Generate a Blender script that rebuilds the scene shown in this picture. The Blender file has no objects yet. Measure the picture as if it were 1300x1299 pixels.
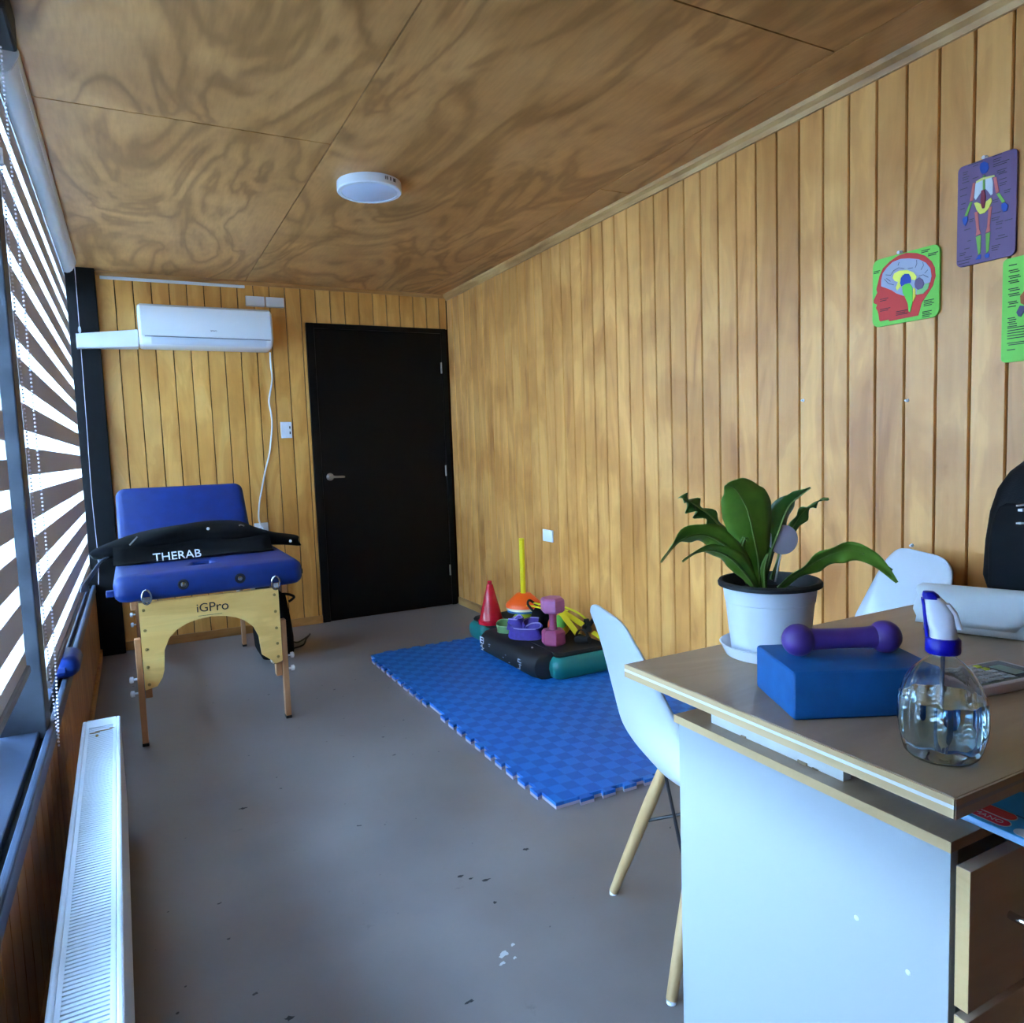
import bpy, bmesh, math, random
from mathutils import Vector, Matrix
random.seed(7)
scene = bpy.context.scene
COL = scene.collection
H = 2.3466

# ------------------------------------------------------------------ camera
def make_camera():
    yaw, pit, rol = .4797, -.086, .0362
    f = Vector((math.sin(yaw)*math.cos(pit), math.cos(yaw)*math.cos(pit), math.sin(pit)))
    r = Vector((math.cos(yaw), -math.sin(yaw), 0)); d = f.cross(r)
    r2 = math.cos(rol)*r + math.sin(rol)*d; d2 = -math.sin(rol)*r + math.cos(rol)*d
    cam = bpy.data.cameras.new('camera'); cam.sensor_width = 36; cam.sensor_height = 36
    cam.lens = 36*921.63/1300; cam.clip_start = .02
    o = bpy.data.objects.new('camera', cam); COL.objects.link(o)
    m = Matrix.Identity(4)
    for i in range(3):
        m[i][0] = r2[i]; m[i][1] = -d2[i]; m[i][2] = -f[i]
    m[0][3], m[1][3], m[2][3] = -2.1821, -5.1419, 1.1827
    o.matrix_world = m
    scene.camera = o
make_camera()

# ------------------------------------------------------------------ sky, exposure
def make_world():
    w = bpy.data.worlds.new('sky'); scene.world = w; w.use_nodes = True
    nt = w.node_tree; nt.nodes.clear()
    out = nt.nodes.new('ShaderNodeOutputWorld'); bg = nt.nodes.new('ShaderNodeBackground')
    tc = nt.nodes.new('ShaderNodeTexCoord'); sep = nt.nodes.new('ShaderNodeSeparateXYZ')
    rp = nt.nodes.new('ShaderNodeValToRGB')
    rp.color_ramp.elements[0].position = 0.0; rp.color_ramp.elements[0].color = (.50, .74, 1.0, 1)
    rp.color_ramp.elements[1].position = 1.0; rp.color_ramp.elements[1].color = (.26, .50, 1.0, 1)
    nt.links.new(tc.outputs['Generated'], sep.inputs[0])
    nt.links.new(sep.outputs['Z'], rp.inputs[0]); nt.links.new(rp.outputs[0], bg.inputs[0])
    bg.inputs[1].default_value = 26.0
    nt.links.new(bg.outputs[0], out.inputs[0])
make_world()
scene.view_settings.view_transform = 'Standard'; scene.view_settings.look = 'None'
scene.view_settings.gamma = 1; scene.view_settings.use_curve_mapping = False
scene.view_settings.exposure = 1.48
scene.cycles.max_bounces = 14; scene.cycles.diffuse_bounces = 6; scene.cycles.transmission_bounces = 12
scene.cycles.transparent_max_bounces = 16; scene.cycles.use_denoising = True
scene.cycles.sample_clamp_indirect = 8

# ------------------------------------------------------------------ helpers
def lin(c):
    r = []
    for v in c:
        v /= 255
        r.append(v/12.92 if v <= .04045 else ((v+.055)/1.055)**2.4)
    return (*r, 1)
MC = {}
def mat(name, rgb, rough=.5, metal=0, var=.0, vscale=20, bump=0, bscale=200, spec=.5, emit=None, trans=0, ior=1.45, coat=0, sheen=0):
    """plain procedural material: colour with a little noise in value, and fine relief"""
    if name in MC: return MC[name]
    m = bpy.data.materials.new(name); m.use_nodes = True; MC[name] = m
    nt = m.node_tree; b = nt.nodes['Principled BSDF']
    c = lin(rgb)
    b.inputs['Base Color'].default_value = c; b.inputs['Roughness'].default_value = rough
    b.inputs['Metallic'].default_value = metal; b.inputs['Specular IOR Level'].default_value = spec
    b.inputs['Transmission Weight'].default_value = trans; b.inputs['IOR'].default_value = ior
    b.inputs['Coat Weight'].default_value = coat; b.inputs['Sheen Weight'].default_value = sheen
    tc = nt.nodes.new('ShaderNodeTexCoord')
    if var:
        n = nt.nodes.new('ShaderNodeTexNoise'); n.inputs['Scale'].default_value = vscale; n.inputs['Detail'].default_value = 4
        rp = nt.nodes.new('ShaderNodeValToRGB')
        rp.color_ramp.elements[0].position = .3; rp.color_ramp.elements[1].position = .7
        rp.color_ramp.elements[0].color = tuple(max(0, x*(1-var)) for x in c[:3]) + (1,)
        rp.color_ramp.elements[1].color = tuple(min(1, x*(1+var)) for x in c[:3]) + (1,)
        nt.links.new(tc.outputs['Object'], n.inputs[0]); nt.links.new(n.outputs[0], rp.inputs[0])
        nt.links.new(rp.outputs[0], b.inputs['Base Color'])
    if bump:
        n = nt.nodes.new('ShaderNodeTexNoise'); n.inputs['Scale'].default_value = bscale
        bp = nt.nodes.new('ShaderNodeBump'); bp.inputs['Strength'].default_value = bump; bp.inputs['Distance'].default_value = .002
        nt.links.new(tc.outputs['Object'], n.inputs[0]); nt.links.new(n.outputs[0], bp.inputs['Height'])
        nt.links.new(bp.outputs[0], b.inputs['Normal'])
    return m

def N(nt, t, **kw):
    n = nt.nodes.new(t)
    for k, v in kw.items(): setattr(n, k, v)
    return n
def ramp(nt, stops):
    rp = nt.nodes.new('ShaderNodeValToRGB')
    e = rp.color_ramp.elements
    while len(e) < len(stops): e.new(.5)
    for i, (p, c) in enumerate(stops):
        e[i].position = p; e[i].color = c
    return rp
def mixc(nt, fac, a, b, mode='MIX'):
    m = nt.nodes.new('ShaderNodeMix'); m.data_type = 'RGBA'; m.blend_type = mode
    for s, v in ((0, fac), (6, a), (7, b)):
        if hasattr(v, 'links'): nt.links.new(v, m.inputs[s])
        else: m.inputs[s].default_value = v
    return m.outputs[2]
def mapped(nt, src, scale, offs=None):
    mp = nt.nodes.new('ShaderNodeMapping'); mp.inputs['Scale'].default_value = scale
    nt.links.new(src, mp.inputs['Vector'])
    if offs is not None: nt.links.new(offs, mp.inputs['Location'])
    return mp.outputs[0]

def wood(name, light, mid, dark, axis=2, rough=.45, fine=1.0, stain=.5, piece=True, wscale=1.0):
    """varnished softwood: soft brown flames along the board, fine grain, each board its own tone"""
    m = bpy.data.materials.new(name); m.use_nodes = True; nt = m.node_tree; b = nt.nodes['Principled BSDF']
    geo = N(nt, 'ShaderNodeNewGeometry'); oi = N(nt, 'ShaderNodeObjectInfo')
    mul = N(nt, 'ShaderNodeMath', operation='MULTIPLY'); mul.inputs[1].default_value = 37.0
    nt.links.new(oi.outputs['Random'], mul.inputs[0])
    cmb = N(nt, 'ShaderNodeCombineXYZ')
    for i in range(3): nt.links.new(mul.outputs[0], cmb.inputs[i])
    s1 = [6.5*wscale]*3; s1[axis] = 1.5*wscale
    s2 = [42]*3; s2[axis] = 2.6
    p1 = mapped(nt, geo.outputs['Position'], s1, cmb.outputs[0]); p2 = mapped(nt, geo.outputs['Position'], s2, cmb.outputs[0])
    n1 = N(nt, 'ShaderNodeTexNoise'); n1.inputs['Scale'].default_value = 1; n1.inputs['Detail'].default_value = 4; n1.inputs['Distortion'].default_value = 1.2
    n2 = N(nt, 'ShaderNodeTexNoise'); n2.inputs['Scale'].default_value = 1; n2.inputs['Detail'].default_value = 3
    n3 = N(nt, 'ShaderNodeTexNoise'); n3.inputs['Scale'].default_value = 2.4; n3.inputs['Detail'].default_value = 3
    nt.links.new(p1, n1.inputs[0]); nt.links.new(p2, n2.inputs[0]); nt.links.new(geo.outputs['Position'], n3.inputs[0])
    r1 = ramp(nt, [(.30, lin(light)), (.52, lin(mid)), (.72, lin(dark))]); nt.links.new(n1.outputs[0], r1.inputs[0])
    # flame rings
    rg = N(nt, 'ShaderNodeMath', operation='MULTIPLY'); rg.inputs[1].default_value = 34
    nt.links.new(n1.outputs[0], rg.inputs[0])
    sn = N(nt, 'ShaderNodeMath', operation='SINE'); nt.links.new(rg.outputs[0], sn.inputs[0])
    rr = ramp(nt, [(.0, (.94, .925, .90, 1)), (.6, (1, 1, 1, 1))]); nt.links.new(sn.outputs[0], rr.inputs[0])
    c = mixc(nt, .8, r1.outputs[0], rr.outputs[0], 'MULTIPLY')
    r2 = ramp(nt, [(.35, (.88, .85, .81, 1)), (.6, (1, 1, 1, 1))]); nt.links.new(n2.outputs[0], r2.inputs[0])
    c = mixc(nt, .5*fine, c, r2.outputs[0], 'MULTIPLY')
    r3 = ramp(nt, [(.40, (.76, .67, .54, 1)), (.52, (1, 1, 1, 1))]); nt.links.new(n3.outputs[0], r3.inputs[0])
    c = mixc(nt, stain, c, r3.outputs[0], 'MULTIPLY')
    if piece:
        rt = ramp(nt, [(0, (.82, .80, .77, 1)), (1, (1.0, 1.0, 1.0, 1))]); nt.links.new(oi.outputs['Random'], rt.inputs[0])
        c = mixc(nt, .8, c, rt.outputs[0], 'MULTIPLY')
    nt.links.new(c, b.inputs['Base Color']); b.inputs['Roughness'].default_value = rough
    bp = N(nt, 'ShaderNodeBump'); bp.inputs['Strength'].default_value = .08; bp.inputs['Distance'].default_value = .002
    nt.links.new(n2.outputs[0], bp.inputs['Height']); nt.links.new(bp.outputs[0], b.inputs['Normal'])
    return m

WL = {}
def link(o, parent):
    COL.objects.link(o)
    if parent is not None: o.parent = parent
def tag(o, label=None, cat=None, group=None, kind=None):
    if label: o['label'] = label
    if cat: o['category'] = cat
    if group: o['group'] = group
    if kind: o['kind'] = kind
    return o
def thing(name, label, cat, loc=(0, 0, 0), rz=0, group=None, kind=None):
    o = bpy.data.objects.new(name, None); o.empty_display_size = .05
    o.location = loc; o.rotation_euler = (0, 0, rz); COL.objects.link(o); WL[o.name] = Vector(loc)
    return tag(o, label, cat, group, kind)
def rename(o, name): o.name = name

class MB:
    def __init__(s): s.bm = bmesh.new()
    def box(s, lo, hi, M=None):
        x0, y0, z0 = lo; x1, y1, z1 = hi
        vs = [s.bm.verts.new(p) for p in ((x0,y0,z0),(x1,y0,z0),(x1,y1,z0),(x0,y1,z0),(x0,y0,z1),(x1,y0,z1),(x1,y1,z1),(x0,y1,z1))]
        if M: 
            for v in vs: v.co = M @ v.co
        for f in ((0,3,2,1),(4,5,6,7),(0,1,5,4),(1,2,6,5),(2,3,7,6),(3,0,4,7)): s.bm.faces.new([vs[i] for i in f])
        return s
    def loft(s, loops, cap=True, ring=False):
        L = [[s.bm.verts.new(p) for p in lp] for lp in loops]
        n = len(L[0]); seq = list(zip(L[:-1], L[1:]))
        if ring: seq.append((L[-1], L[0]))
        for a, b in seq:
            for i in range(n):
                s.bm.faces.new((a[i], a[(i+1) % n], b[(i+1) % n], b[i]))
        if cap and not ring:
            s.bm.faces.new(list(reversed(L[0]))); s.bm.faces.new(L[-1])
        return s
    def grid(s, rows, closed=False):
        L = [[s.bm.verts.new(p) for p in r] for r in rows]
        for a, b in zip(L[:-1], L[1:]):
            for i in range(len(a)-1): s.bm.faces.new((a[i], a[i+1], b[i+1], b[i]))
        return s
    def lathe(s, prof, c=(0, 0, 0), n=32, cap=True, flute=0, nf=10):
        loops = []
        for r, z in prof:
            loops.append([(c[0]+r*(1+flute*math.cos(nf*2*math.pi*i/n))*math.cos(2*math.pi*i/n), c[1]+r*(1+flute*math.cos(nf*2*math.pi*i/n))*math.sin(2*math.pi*i/n), c[2]+z) for i in range(n)])
        return s.loft(loops, cap)
    def tube(s, pts, r, n=8, cap=True):
        pts = [Vector(p) for p in pts]; loops = []; up = Vector((0, 0, 1)); prev = None
        for i, p in enumerate(pts):
            t = (pts[min(i+1, len(pts)-1)] - pts[max(i-1, 0)]).normalized()
            if prev is None:
                a = t.cross(up)
                if a.length < 1e-3: a = t.cross(Vector((1, 0, 0)))
            else: a = prev - t*prev.dot(t)
            a.normalize(); prev = a; bb = t.cross(a)
            rr = r[i] if isinstance(r, (list, tuple)) else r
            loops.append([tuple(p + rr*(math.cos(2*math.pi*k/n)*a + math.sin(2*math.pi*k/n)*bb)) for k in range(n)])
        return s.loft(loops, cap)
    def prism(s, pts, f0, f1):
        """polygon pts mapped by f0 (one face) and f1 (the other)"""
        return s.loft([[f0(*p) for p in pts], [f1(*p) for p in pts]])
    def sphere(s, c, r, u=20, v=12, sc=(1, 1, 1)):
        M = Matrix.Translation(c) @ Matrix.Diagonal((*sc, 1))
        bmesh.ops.create_uvsphere(s.bm, u_segments=u, v_segments=v, radius=r, matrix=M); return s
    def ribbon(s, pts, nrm, w, th=.002):
        """flat strap along pts; nrm list of width directions"""
        pts = [Vector(p) for p in pts]; loops = []
        for i, p in enumerate(pts):
            t = (pts[min(i+1, len(pts)-1)] - pts[max(i-1, 0)]).normalized()
            d = Vector(nrm[i] if isinstance(nrm, list) else nrm); d = (d - t*d.dot(t)).normalized(); k = t.cross(d)
            loops.append([tuple(p+d*w/2+k*th/2), tuple(p-d*w/2+k*th/2), tuple(p-d*w/2-k*th/2), tuple(p+d*w/2-k*th/2)])
        return s.loft(loops)
    def xform(s, M):
        for v in s.bm.verts: v.co = M @ v.co
        return s
    def build(s, name, m, parent=None, bevel=0, seg=2, smooth=False, local=False, sub=0, angle=40):
        bm = s.bm
        bmesh.ops.recalc_face_normals(bm, faces=bm.faces)
        if bevel:
            ed = [e for e in bm.edges if len(e.link_faces) == 2 and e.calc_face_angle(0) > math.radians(30)]
            bmesh.ops.bevel(bm, geom=ed, offset=bevel, segments=seg, profile=.5, affect='EDGES', clamp_overlap=True)
        off = Vector((0, 0, 0))
        if parent is not None:
            off = WL.get(parent.name, Vector((0, 0, 0)))
            if not local:
                for v in bm.verts: v.co -= off
        me = bpy.data.meshes.new(name)
        if smooth:
            for f in bm.faces: f.smooth = True
            for e in bm.edges:
                if len(e.link_faces) == 2 and e.calc_face_angle(0) > math.radians(angle): e.smooth = False
        bm.to_mesh(me); bm.free()
        me.materials.append(m)
        o = bpy.data.objects.new(name, me); link(o, parent); WL[o.name] = off
        if sub:
            md = o.modifiers.new('subdivision', 'SUBSURF'); md.levels = sub; md.render_levels = sub
        return o
def text_mesh(body, size, M, m, parent, name, depth=.0004, align='CENTER', shear=0):
    cu = bpy.data.curves.new('text', 'FONT'); cu.body = body; cu.size = size; cu.extrude = depth; cu.align_x = align; cu.align_y = 'CENTER'; cu.shear = shear
    t = bpy.data.objects.new('text_tmp', cu); COL.objects.link(t)
    dg = bpy.context.evaluated_depsgraph_get()
    me = bpy.data.meshes.new_from_object(t.evaluated_get(dg)); bpy.data.objects.remove(t); bpy.data.curves.remove(cu)
    off = WL.get(parent.name, Vector((0, 0, 0))) if parent else Vector((0, 0, 0))
    me.transform(Matrix.Translation(-off) @ M); me.materials.clear(); me.materials.append(m); me.name = name
    o = bpy.data.objects.new(name, me); link(o, parent); WL[o.name] = off
    return o
def frame_M(o, x, y):
    """matrix taking local x,y to world directions x,y at origin o"""
    x = Vector(x).normalized(); y = Vector(y); y = (y - x*y.dot(x)).normalized(); z = x.cross(y)
    m = Matrix.Identity(4)
    for i in range(3): m[i][0] = x[i]; m[i][1] = y[i]; m[i][2] = z[i]; m[i][3] = o[i]
    return m
def rrect(w, d, r, n=5, cx=0, cy=0):
    out = []
    for (sx, sy, a0) in ((1, 1, 0), (-1, 1, 90), (-1, -1, 180), (1, -1, 270)):
        for k in range(n):
            a = math.radians(a0 + 90*k/(n-1)); out.append((cx+sx*(w/2-r)+r*math.cos(a), cy+sy*(d/2-r)+r*math.sin(a)))
    return out
def spline(pts, n=6):
    pts = [Vector(p) for p in pts]; out = []
    for i in range(len(pts)-1):
        p0 = pts[max(i-1, 0)]; p1 = pts[i]; p2 = pts[i+1]; p3 = pts[min(i+2, len(pts)-1)]
        for k in range(n):
            t = k/n
            out.append(.5*((2*p1)+(-p0+p2)*t+(2*p0-5*p1+4*p2-p3)*t*t+(-p0+3*p1-3*p2+p3)*t**3))
    out.append(pts[-1]); return out

# ------------------------------------------------------------------ materials
M_plank = wood('varnished plank', (240, 178, 102), (226, 160, 86), (198, 130, 62), 2, .42, stain=.7)
M_plank_b = wood('orange varnished plank', (246, 192, 110), (236, 174, 90), (210, 144, 64), 2, .42, stain=.4)
M_trimwood = wood('pine trim', (214, 170, 108), (196, 148, 88), (150, 104, 58), 1, .5, piece=False)
M_groove = mat('groove backing', (46, 27, 11), .9, spec=.1)
M_black = mat('black lacquer', (7, 6, 8), .42, var=.1, spec=.25)
M_steel = mat('black painted steel', (58, 64, 74), .42, var=.12, vscale=30, bump=.05)
M_blacksteel = mat('matt black steel', (9, 9, 12), .55, spec=.25)
M_white = mat('white plastic', (222, 226, 230), .35)
M_whitepl = mat('white gloss plastic', (228, 234, 240), .25, coat=.2)
M_chrome = mat('chrome', (200, 200, 200), .18, 1)
M_steelbr = mat('brushed steel', (176, 174, 168), .35, 1)
M_blue = mat('blue vinyl', (14, 46, 116), .42, var=.12, vscale=14, bump=.06, bscale=400)
M_blackcloth = mat('black cloth', (6, 6, 8), .9, spec=.2, var=.25, vscale=30, bump=.3, bscale=300)
M_leg = wood('beech leg', (196, 148, 108), (176, 124, 84), (150, 98, 64), 2, .5, stain=.3, piece=False)
M_ply = wood('varnished plywood', (248, 208, 128), (240, 194, 112), (220, 168, 90), 0, .4, stain=.15, piece=False, fine=.6)
M_desk = wood('light oak laminate', (180, 154, 128), (170, 144, 118), (154, 128, 104), 0, .34, stain=.2, piece=False, fine=.6, wscale=.6)
M_deskv = wood('light oak drawer laminate', (216, 192, 172), (206, 182, 160), (190, 166, 144), 0, .4, stain=.2, piece=False, fine=.6, wscale=.6)
M_edge = wood('pale edge band', (222, 190, 144), (212, 178, 130), (202, 166, 118), 1, .45, stain=.1, piece=False, fine=.4)
M_print = mat('dark print', (40, 34, 40), .7)
M_whiteprint = mat('white print', (226, 228, 232), .6)
M_rubber = mat('black rubber', (18, 18, 20), .6, bump=.1)
M_yellow = mat('yellow plastic', (238, 220, 20), .4)
M_yellowst = mat('yellow webbing', (226, 214, 40), .7, bump=.3, bscale=500)

def ceiling_mat():
    m = bpy.data.materials.new('stained plywood'); m.use_nodes = True; nt = m.node_tree; b = nt.nodes['Principled BSDF']
    geo = N(nt, 'ShaderNodeNewGeometry'); oi = N(nt, 'ShaderNodeObjectInfo')
    mul = N(nt, 'ShaderNodeMath', operation='MULTIPLY'); mul.inputs[1].default_value = 19.0; nt.links.new(oi.outputs['Random'], mul.inputs[0])
    cmb = N(nt, 'ShaderNodeCombineXYZ')
    for i in range(3): nt.links.new(mul.outputs[0], cmb.inputs[i])
    p = mapped(nt, geo.outputs['Position'], (2.4, .8, 1), cmb.outputs[0])
    n1 = N(nt, 'ShaderNodeTexNoise'); n1.inputs['Scale'].default_value = 1.0; n1.inputs['Detail'].default_value = 3; n1.inputs['Roughness'].default_value = .5; n1.inputs['Distortion'].default_value = 1.3
    nt.links.new(p, n1.inputs[0])
    rg = N(nt, 'ShaderNodeMath', operation='MULTIPLY'); rg.inputs[1].default_value = 8; nt.links.new(n1.outputs[0], rg.inputs[0])
    rg.inputs[1].default_value = 34
    sn = N(nt, 'ShaderNodeMath', operation='SINE'); nt.links.new(rg.outputs[0], sn.inputs[0])
    fr = N(nt, 'ShaderNodeMapRange'); fr.inputs['From Min'].default_value = -1; nt.links.new(sn.outputs[0], fr.inputs[0])
    r1 = ramp(nt, [(0, lin((168, 118, 66))), (.25, lin((186, 134, 78))), (.6, lin((196, 143, 86))), (1, lin((203, 149, 91)))]); nt.links.new(fr.outputs[0], r1.inputs[0])
    n2 = N(nt, 'ShaderNodeTexNoise'); n2.inputs['Scale'].default_value = 2.6; n2.inputs['Detail'].default_value = 5; n2.inputs['Distortion'].default_value = .6
    nt.links.new(geo.outputs['Position'], n2.inputs[0])
    r2 = ramp(nt, [(.32, (.74, .69, .62, 1)), (.6, (1, 1, 1, 1))]); nt.links.new(n2.outputs[0], r2.inputs[0])
    c = mixc(nt, .9, r1.outputs[0], r2.outputs[0], 'MULTIPLY')
    n3 = N(nt, 'ShaderNodeTexNoise'); n3.inputs['Scale'].default_value = 1; n3.inputs['Detail'].default_value = 3
    nt.links.new(mapped(nt, geo.outputs['Position'], (90, 12, 1)), n3.inputs[0])
    r3 = ramp(nt, [(.35, (.86, .84, .80, 1)), (.6, (1, 1, 1, 1))]); nt.links.new(n3.outputs[0], r3.inputs[0])
    c = mixc(nt, .6, c, r3.outputs[0], 'MULTIPLY')
    nt.links.new(c, b.inputs['Base Color']); b.inputs['Roughness'].default_value = .5; b.inputs['Specular IOR Level'].default_value = .35
    return m
M_ceil = ceiling_mat()

def floor_mat():
    m = bpy.data.materials.new('grey painted floor'); m.use_nodes = True; nt = m.node_tree; b = nt.nodes['Principled BSDF']
    geo = N(nt, 'ShaderNodeNewGeometry'); P = geo.outputs['Position']
    n1 = N(nt, 'ShaderNodeTexNoise'); n1.inputs['Scale'].default_value = 2.2; n1.inputs['Detail'].default_value = 6; nt.links.new(P, n1.inputs[0])
    r1 = ramp(nt, [(.3, lin((116, 108, 106))), (.7, lin((134, 126, 124)))]); nt.links.new(n1.outputs[0], r1.inputs[0])
    n2 = N(nt, 'ShaderNodeTexNoise'); n2.inputs['Scale'].default_value = 9; n2.inputs['Detail'].default_value = 5; n2.inputs['Roughness'].default_value = .7; nt.links.new(P, n2.inputs[0])
    r2 = ramp(nt, [(.66, (1, 1, 1, 1)), (.72, (.72, .68, .66, 1))]); nt.links.new(n2.outputs[0], r2.inputs[0])
    c = mixc(nt, .7, r1.outputs[0], r2.outputs[0], 'MULTIPLY')
    n3 = N(nt, 'ShaderNodeTexNoise'); n3.inputs['Scale'].default_value = 30; n3.inputs['Detail'].default_value = 2; nt.links.new(P, n3.inputs[0])
    r3 = ramp(nt, [(.745, (0, 0, 0, 1)), (.765, (1, 1, 1, 1))]); nt.links.new(n3.outputs[0], r3.inputs[0])
    c = mixc(nt, r3.outputs[0], c, lin((50, 46, 46)))
    nt.links.new(c, b.inputs['Base Color']); b.inputs['Specular IOR Level'].default_value = .45
    rr = ramp(nt, [(.3, (.36,)*3 + (1,)), (.7, (.5,)*3 + (1,))]); nt.links.new(n1.outputs[0], rr.inputs[0]); nt.links.new(rr.outputs[0], b.inputs['Roughness'])
    return m
M_floor = floor_mat()

def glass_pane_mat():
    m = bpy.data.materials.new('window glass'); m.use_nodes = True; nt = m.node_tree; nt.nodes.clear()
    out = N(nt, 'ShaderNodeOutputMaterial'); mx = N(nt, 'ShaderNodeMixShader'); tr = N(nt, 'ShaderNodeBsdfTransparent'); gl = N(nt, 'ShaderNodeBsdfGlossy'); fz = N(nt, 'ShaderNodeFresnel')
    tr.inputs[0].default_value = (.93, .96, .96, 1); gl.inputs['Roughness'].default_value = .02; fz.inputs[0].default_value = 1.45
    nt.links.new(fz.outputs[0], mx.inputs[0]); nt.links.new(tr.outputs[0], mx.inputs[1]); nt.links.new(gl.outputs[0], mx.inputs[2]); nt.links.new(mx.outputs[0], out.inputs[0])
    return m
M_pane = glass_pane_mat()
def fabric_mat(name, col, transp, translucent):
    m = bpy.data.materials.new(name); m.use_nodes = True; nt = m.node_tree; nt.nodes.clear()
    out = N(nt, 'ShaderNodeOutputMaterial'); d = N(nt, 'ShaderNodeBsdfDiffuse'); t = N(nt, 'ShaderNodeBsdfTranslucent'); tr = N(nt, 'ShaderNodeBsdfTransparent')
    m1 = N(nt, 'ShaderNodeMixShader'); m2 = N(nt, 'ShaderNodeMixShader')
    d.inputs[0].default_value = lin(col); t.inputs[0].default_value = lin(col)
    m1.inputs[0].default_value = translucent; m2.inputs[0].default_value = transp
    nt.links.new(d.outputs[0], m1.inputs[1]); nt.links.new(t.outputs[0], m1.inputs[2]); nt.links.new(m1.outputs[0], m2.inputs[1]); nt.links.new(tr.outputs[0], m2.inputs[2]); nt.links.new(m2.outputs[0], out.inputs[0])
    return m
M_sheer = fabric_mat('sheer blind voile', (240, 244, 248), .55, .6)
M_opaque = fabric_mat('taupe blind cloth', (190, 182, 180), 0, .11)

# ------------------------------------------------------------------ setting
def struct(name, mb, m, bevel=0, label=None):
    o = mb.build(name, m, bevel=bevel); o['kind'] = 'structure'
    if label: o['label'] = label
    return o
YB = -7.2      # far end of the room behind the camera
struct('ground', MB().box((-30, -30, -.30), (-2.62, 20, -.12)), mat('pale gravel', (150, 150, 148), .9, var=.15, vscale=3), label='pale gravel ground outside the windows')
struct('floor', MB().box((-2.62, YB-.1, -.1), (.12, .12, 0)), M_floor, label='grey painted floor with scuffs')
mk = MB()
for (x, y, a, b_) in ((-1.488, -3.686, .022, .012), (-1.455, -3.668, .010, .006), (-1.505, -3.712, .014, .006), (-1.472, -3.71, .008, .005)):
    mk.prism([(x+.7*a*math.cos(t*.523)*(1+.45*math.sin(t*5+x*9)), y+.7*b_*math.sin(t*.523)*(1+.45*math.cos(t*4+y*7))) for t in range(12)], lambda u, v: (u, v, 0.0002), lambda u, v: (u, v, .0007))
wf = mk.build('paint_chips', mat('white paint chips', (196, 196, 198), .7), bpy.data.objects['floor']); wf['kind'] = 'stuff'; wf['label'] = 'white chips in the floor paint'
mk = MB()
for (x, y, a, b_) in ((-1.397, -3.398, .022, .006), (-1.45, -3.345, .018, .006), (-1.42, -3.50, .009, .006), (-1.43, -3.37, .012, .004), (-1.97, -3.63, .012, .009), (-1.93, -2.60, .016, .008), (-1.33, -2.26, .008, .005), (-1.62, -3.78, .014, .005), (-1.23, -3.32, .010, .008)):
    mk.prism([(x+.7*a*math.cos(t*.523)*(1+.45*math.sin(t*5+x*9)), y+.7*b_*math.sin(t*.523)*(1+.45*math.cos(t*4+y*7))) for t in range(12)], lambda u, v: (u, v, 0.0002), lambda u, v: (u, v, .0006))
wf = mk.build('scuff_marks', mat('dark scuffs', (52, 50, 52), .8), bpy.data.objects['floor']); wf['kind'] = 'stuff'; wf['label'] = 'dark scuffs and dirt marks'

# ceiling: plywood sheets with open joints
ceil = struct('ceiling', MB().box((-2.62, YB-.1, H+.012), (.12, .12, H+.1)), M_groove, label='ceiling of stained plywood sheets')
G = .0028
def sheet(x0, x1, y0, y1):
    MB().box((x0+G, y0+G, H), (x1-G, y1-G, H+.013)).build('plywood_sheet', M_ceil, ceil)
for (x0, x1, ys) in ((-2.60, -1.431, (0, -2.333, -4.773, -7.2)), (-1.431, -.199, (0, -3.567, -6.007, -7.2)), (-.199, .0, (0, -2.318, -4.758, -7.2))):
    for a, b in zip(ys[:-1], ys[1:]): sheet(x0, x1, b, a)

# right wall: grooved planks
P = .1016
wr = struct('wall_right', MB().box((.0125, YB-.1, -.02), (.12, .12, H+.05)), M_groove, label='right wall of vertical varnished planks')
def plank_mesh(name, w, z0, z1, axis, m):
    """board with chamfered long edges; axis 'y': board lies in the yz plane facing -x; 'x': lies in xz facing -y"""
    g, ch, t = .0023, .0045, .012
    prof = [(g, t), (g, ch), (g+ch*.6, 0), (w-g-ch*.6, 0), (w-g, ch), (w-g, t)]
    mb = MB()
    if axis == 'y': mb.prism(prof, lambda a, d: (d, -a, z0), lambda a, d: (d, -a, z1))
    else: mb.prism(prof, lambda a, d: (-a, d, z0), lambda a, d: (-a, d, z1))
    bmesh.ops.recalc_face_normals(mb.bm, faces=mb.bm.faces)
    me = bpy.data.meshes.new(name); mb.bm.to_mesh(me); mb.bm.free(); me.materials.append(m); return me
me = plank_mesh('plank', P, 0, H, 'y', M_plank)
first = plank_mesh('plank_first', P-.004, 0, H, 'y', M_plank)
y = 0.0
o = bpy.data.objects.new('plank', first); link(o, wr); o.location = (0, 0, 0)
k = 1
while -(.0061+k*P) > YB:
    o = bpy.data.objects.new('plank', me); link(o, wr); o.location = (0, -(.0061+k*P), 0); k += 1

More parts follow.
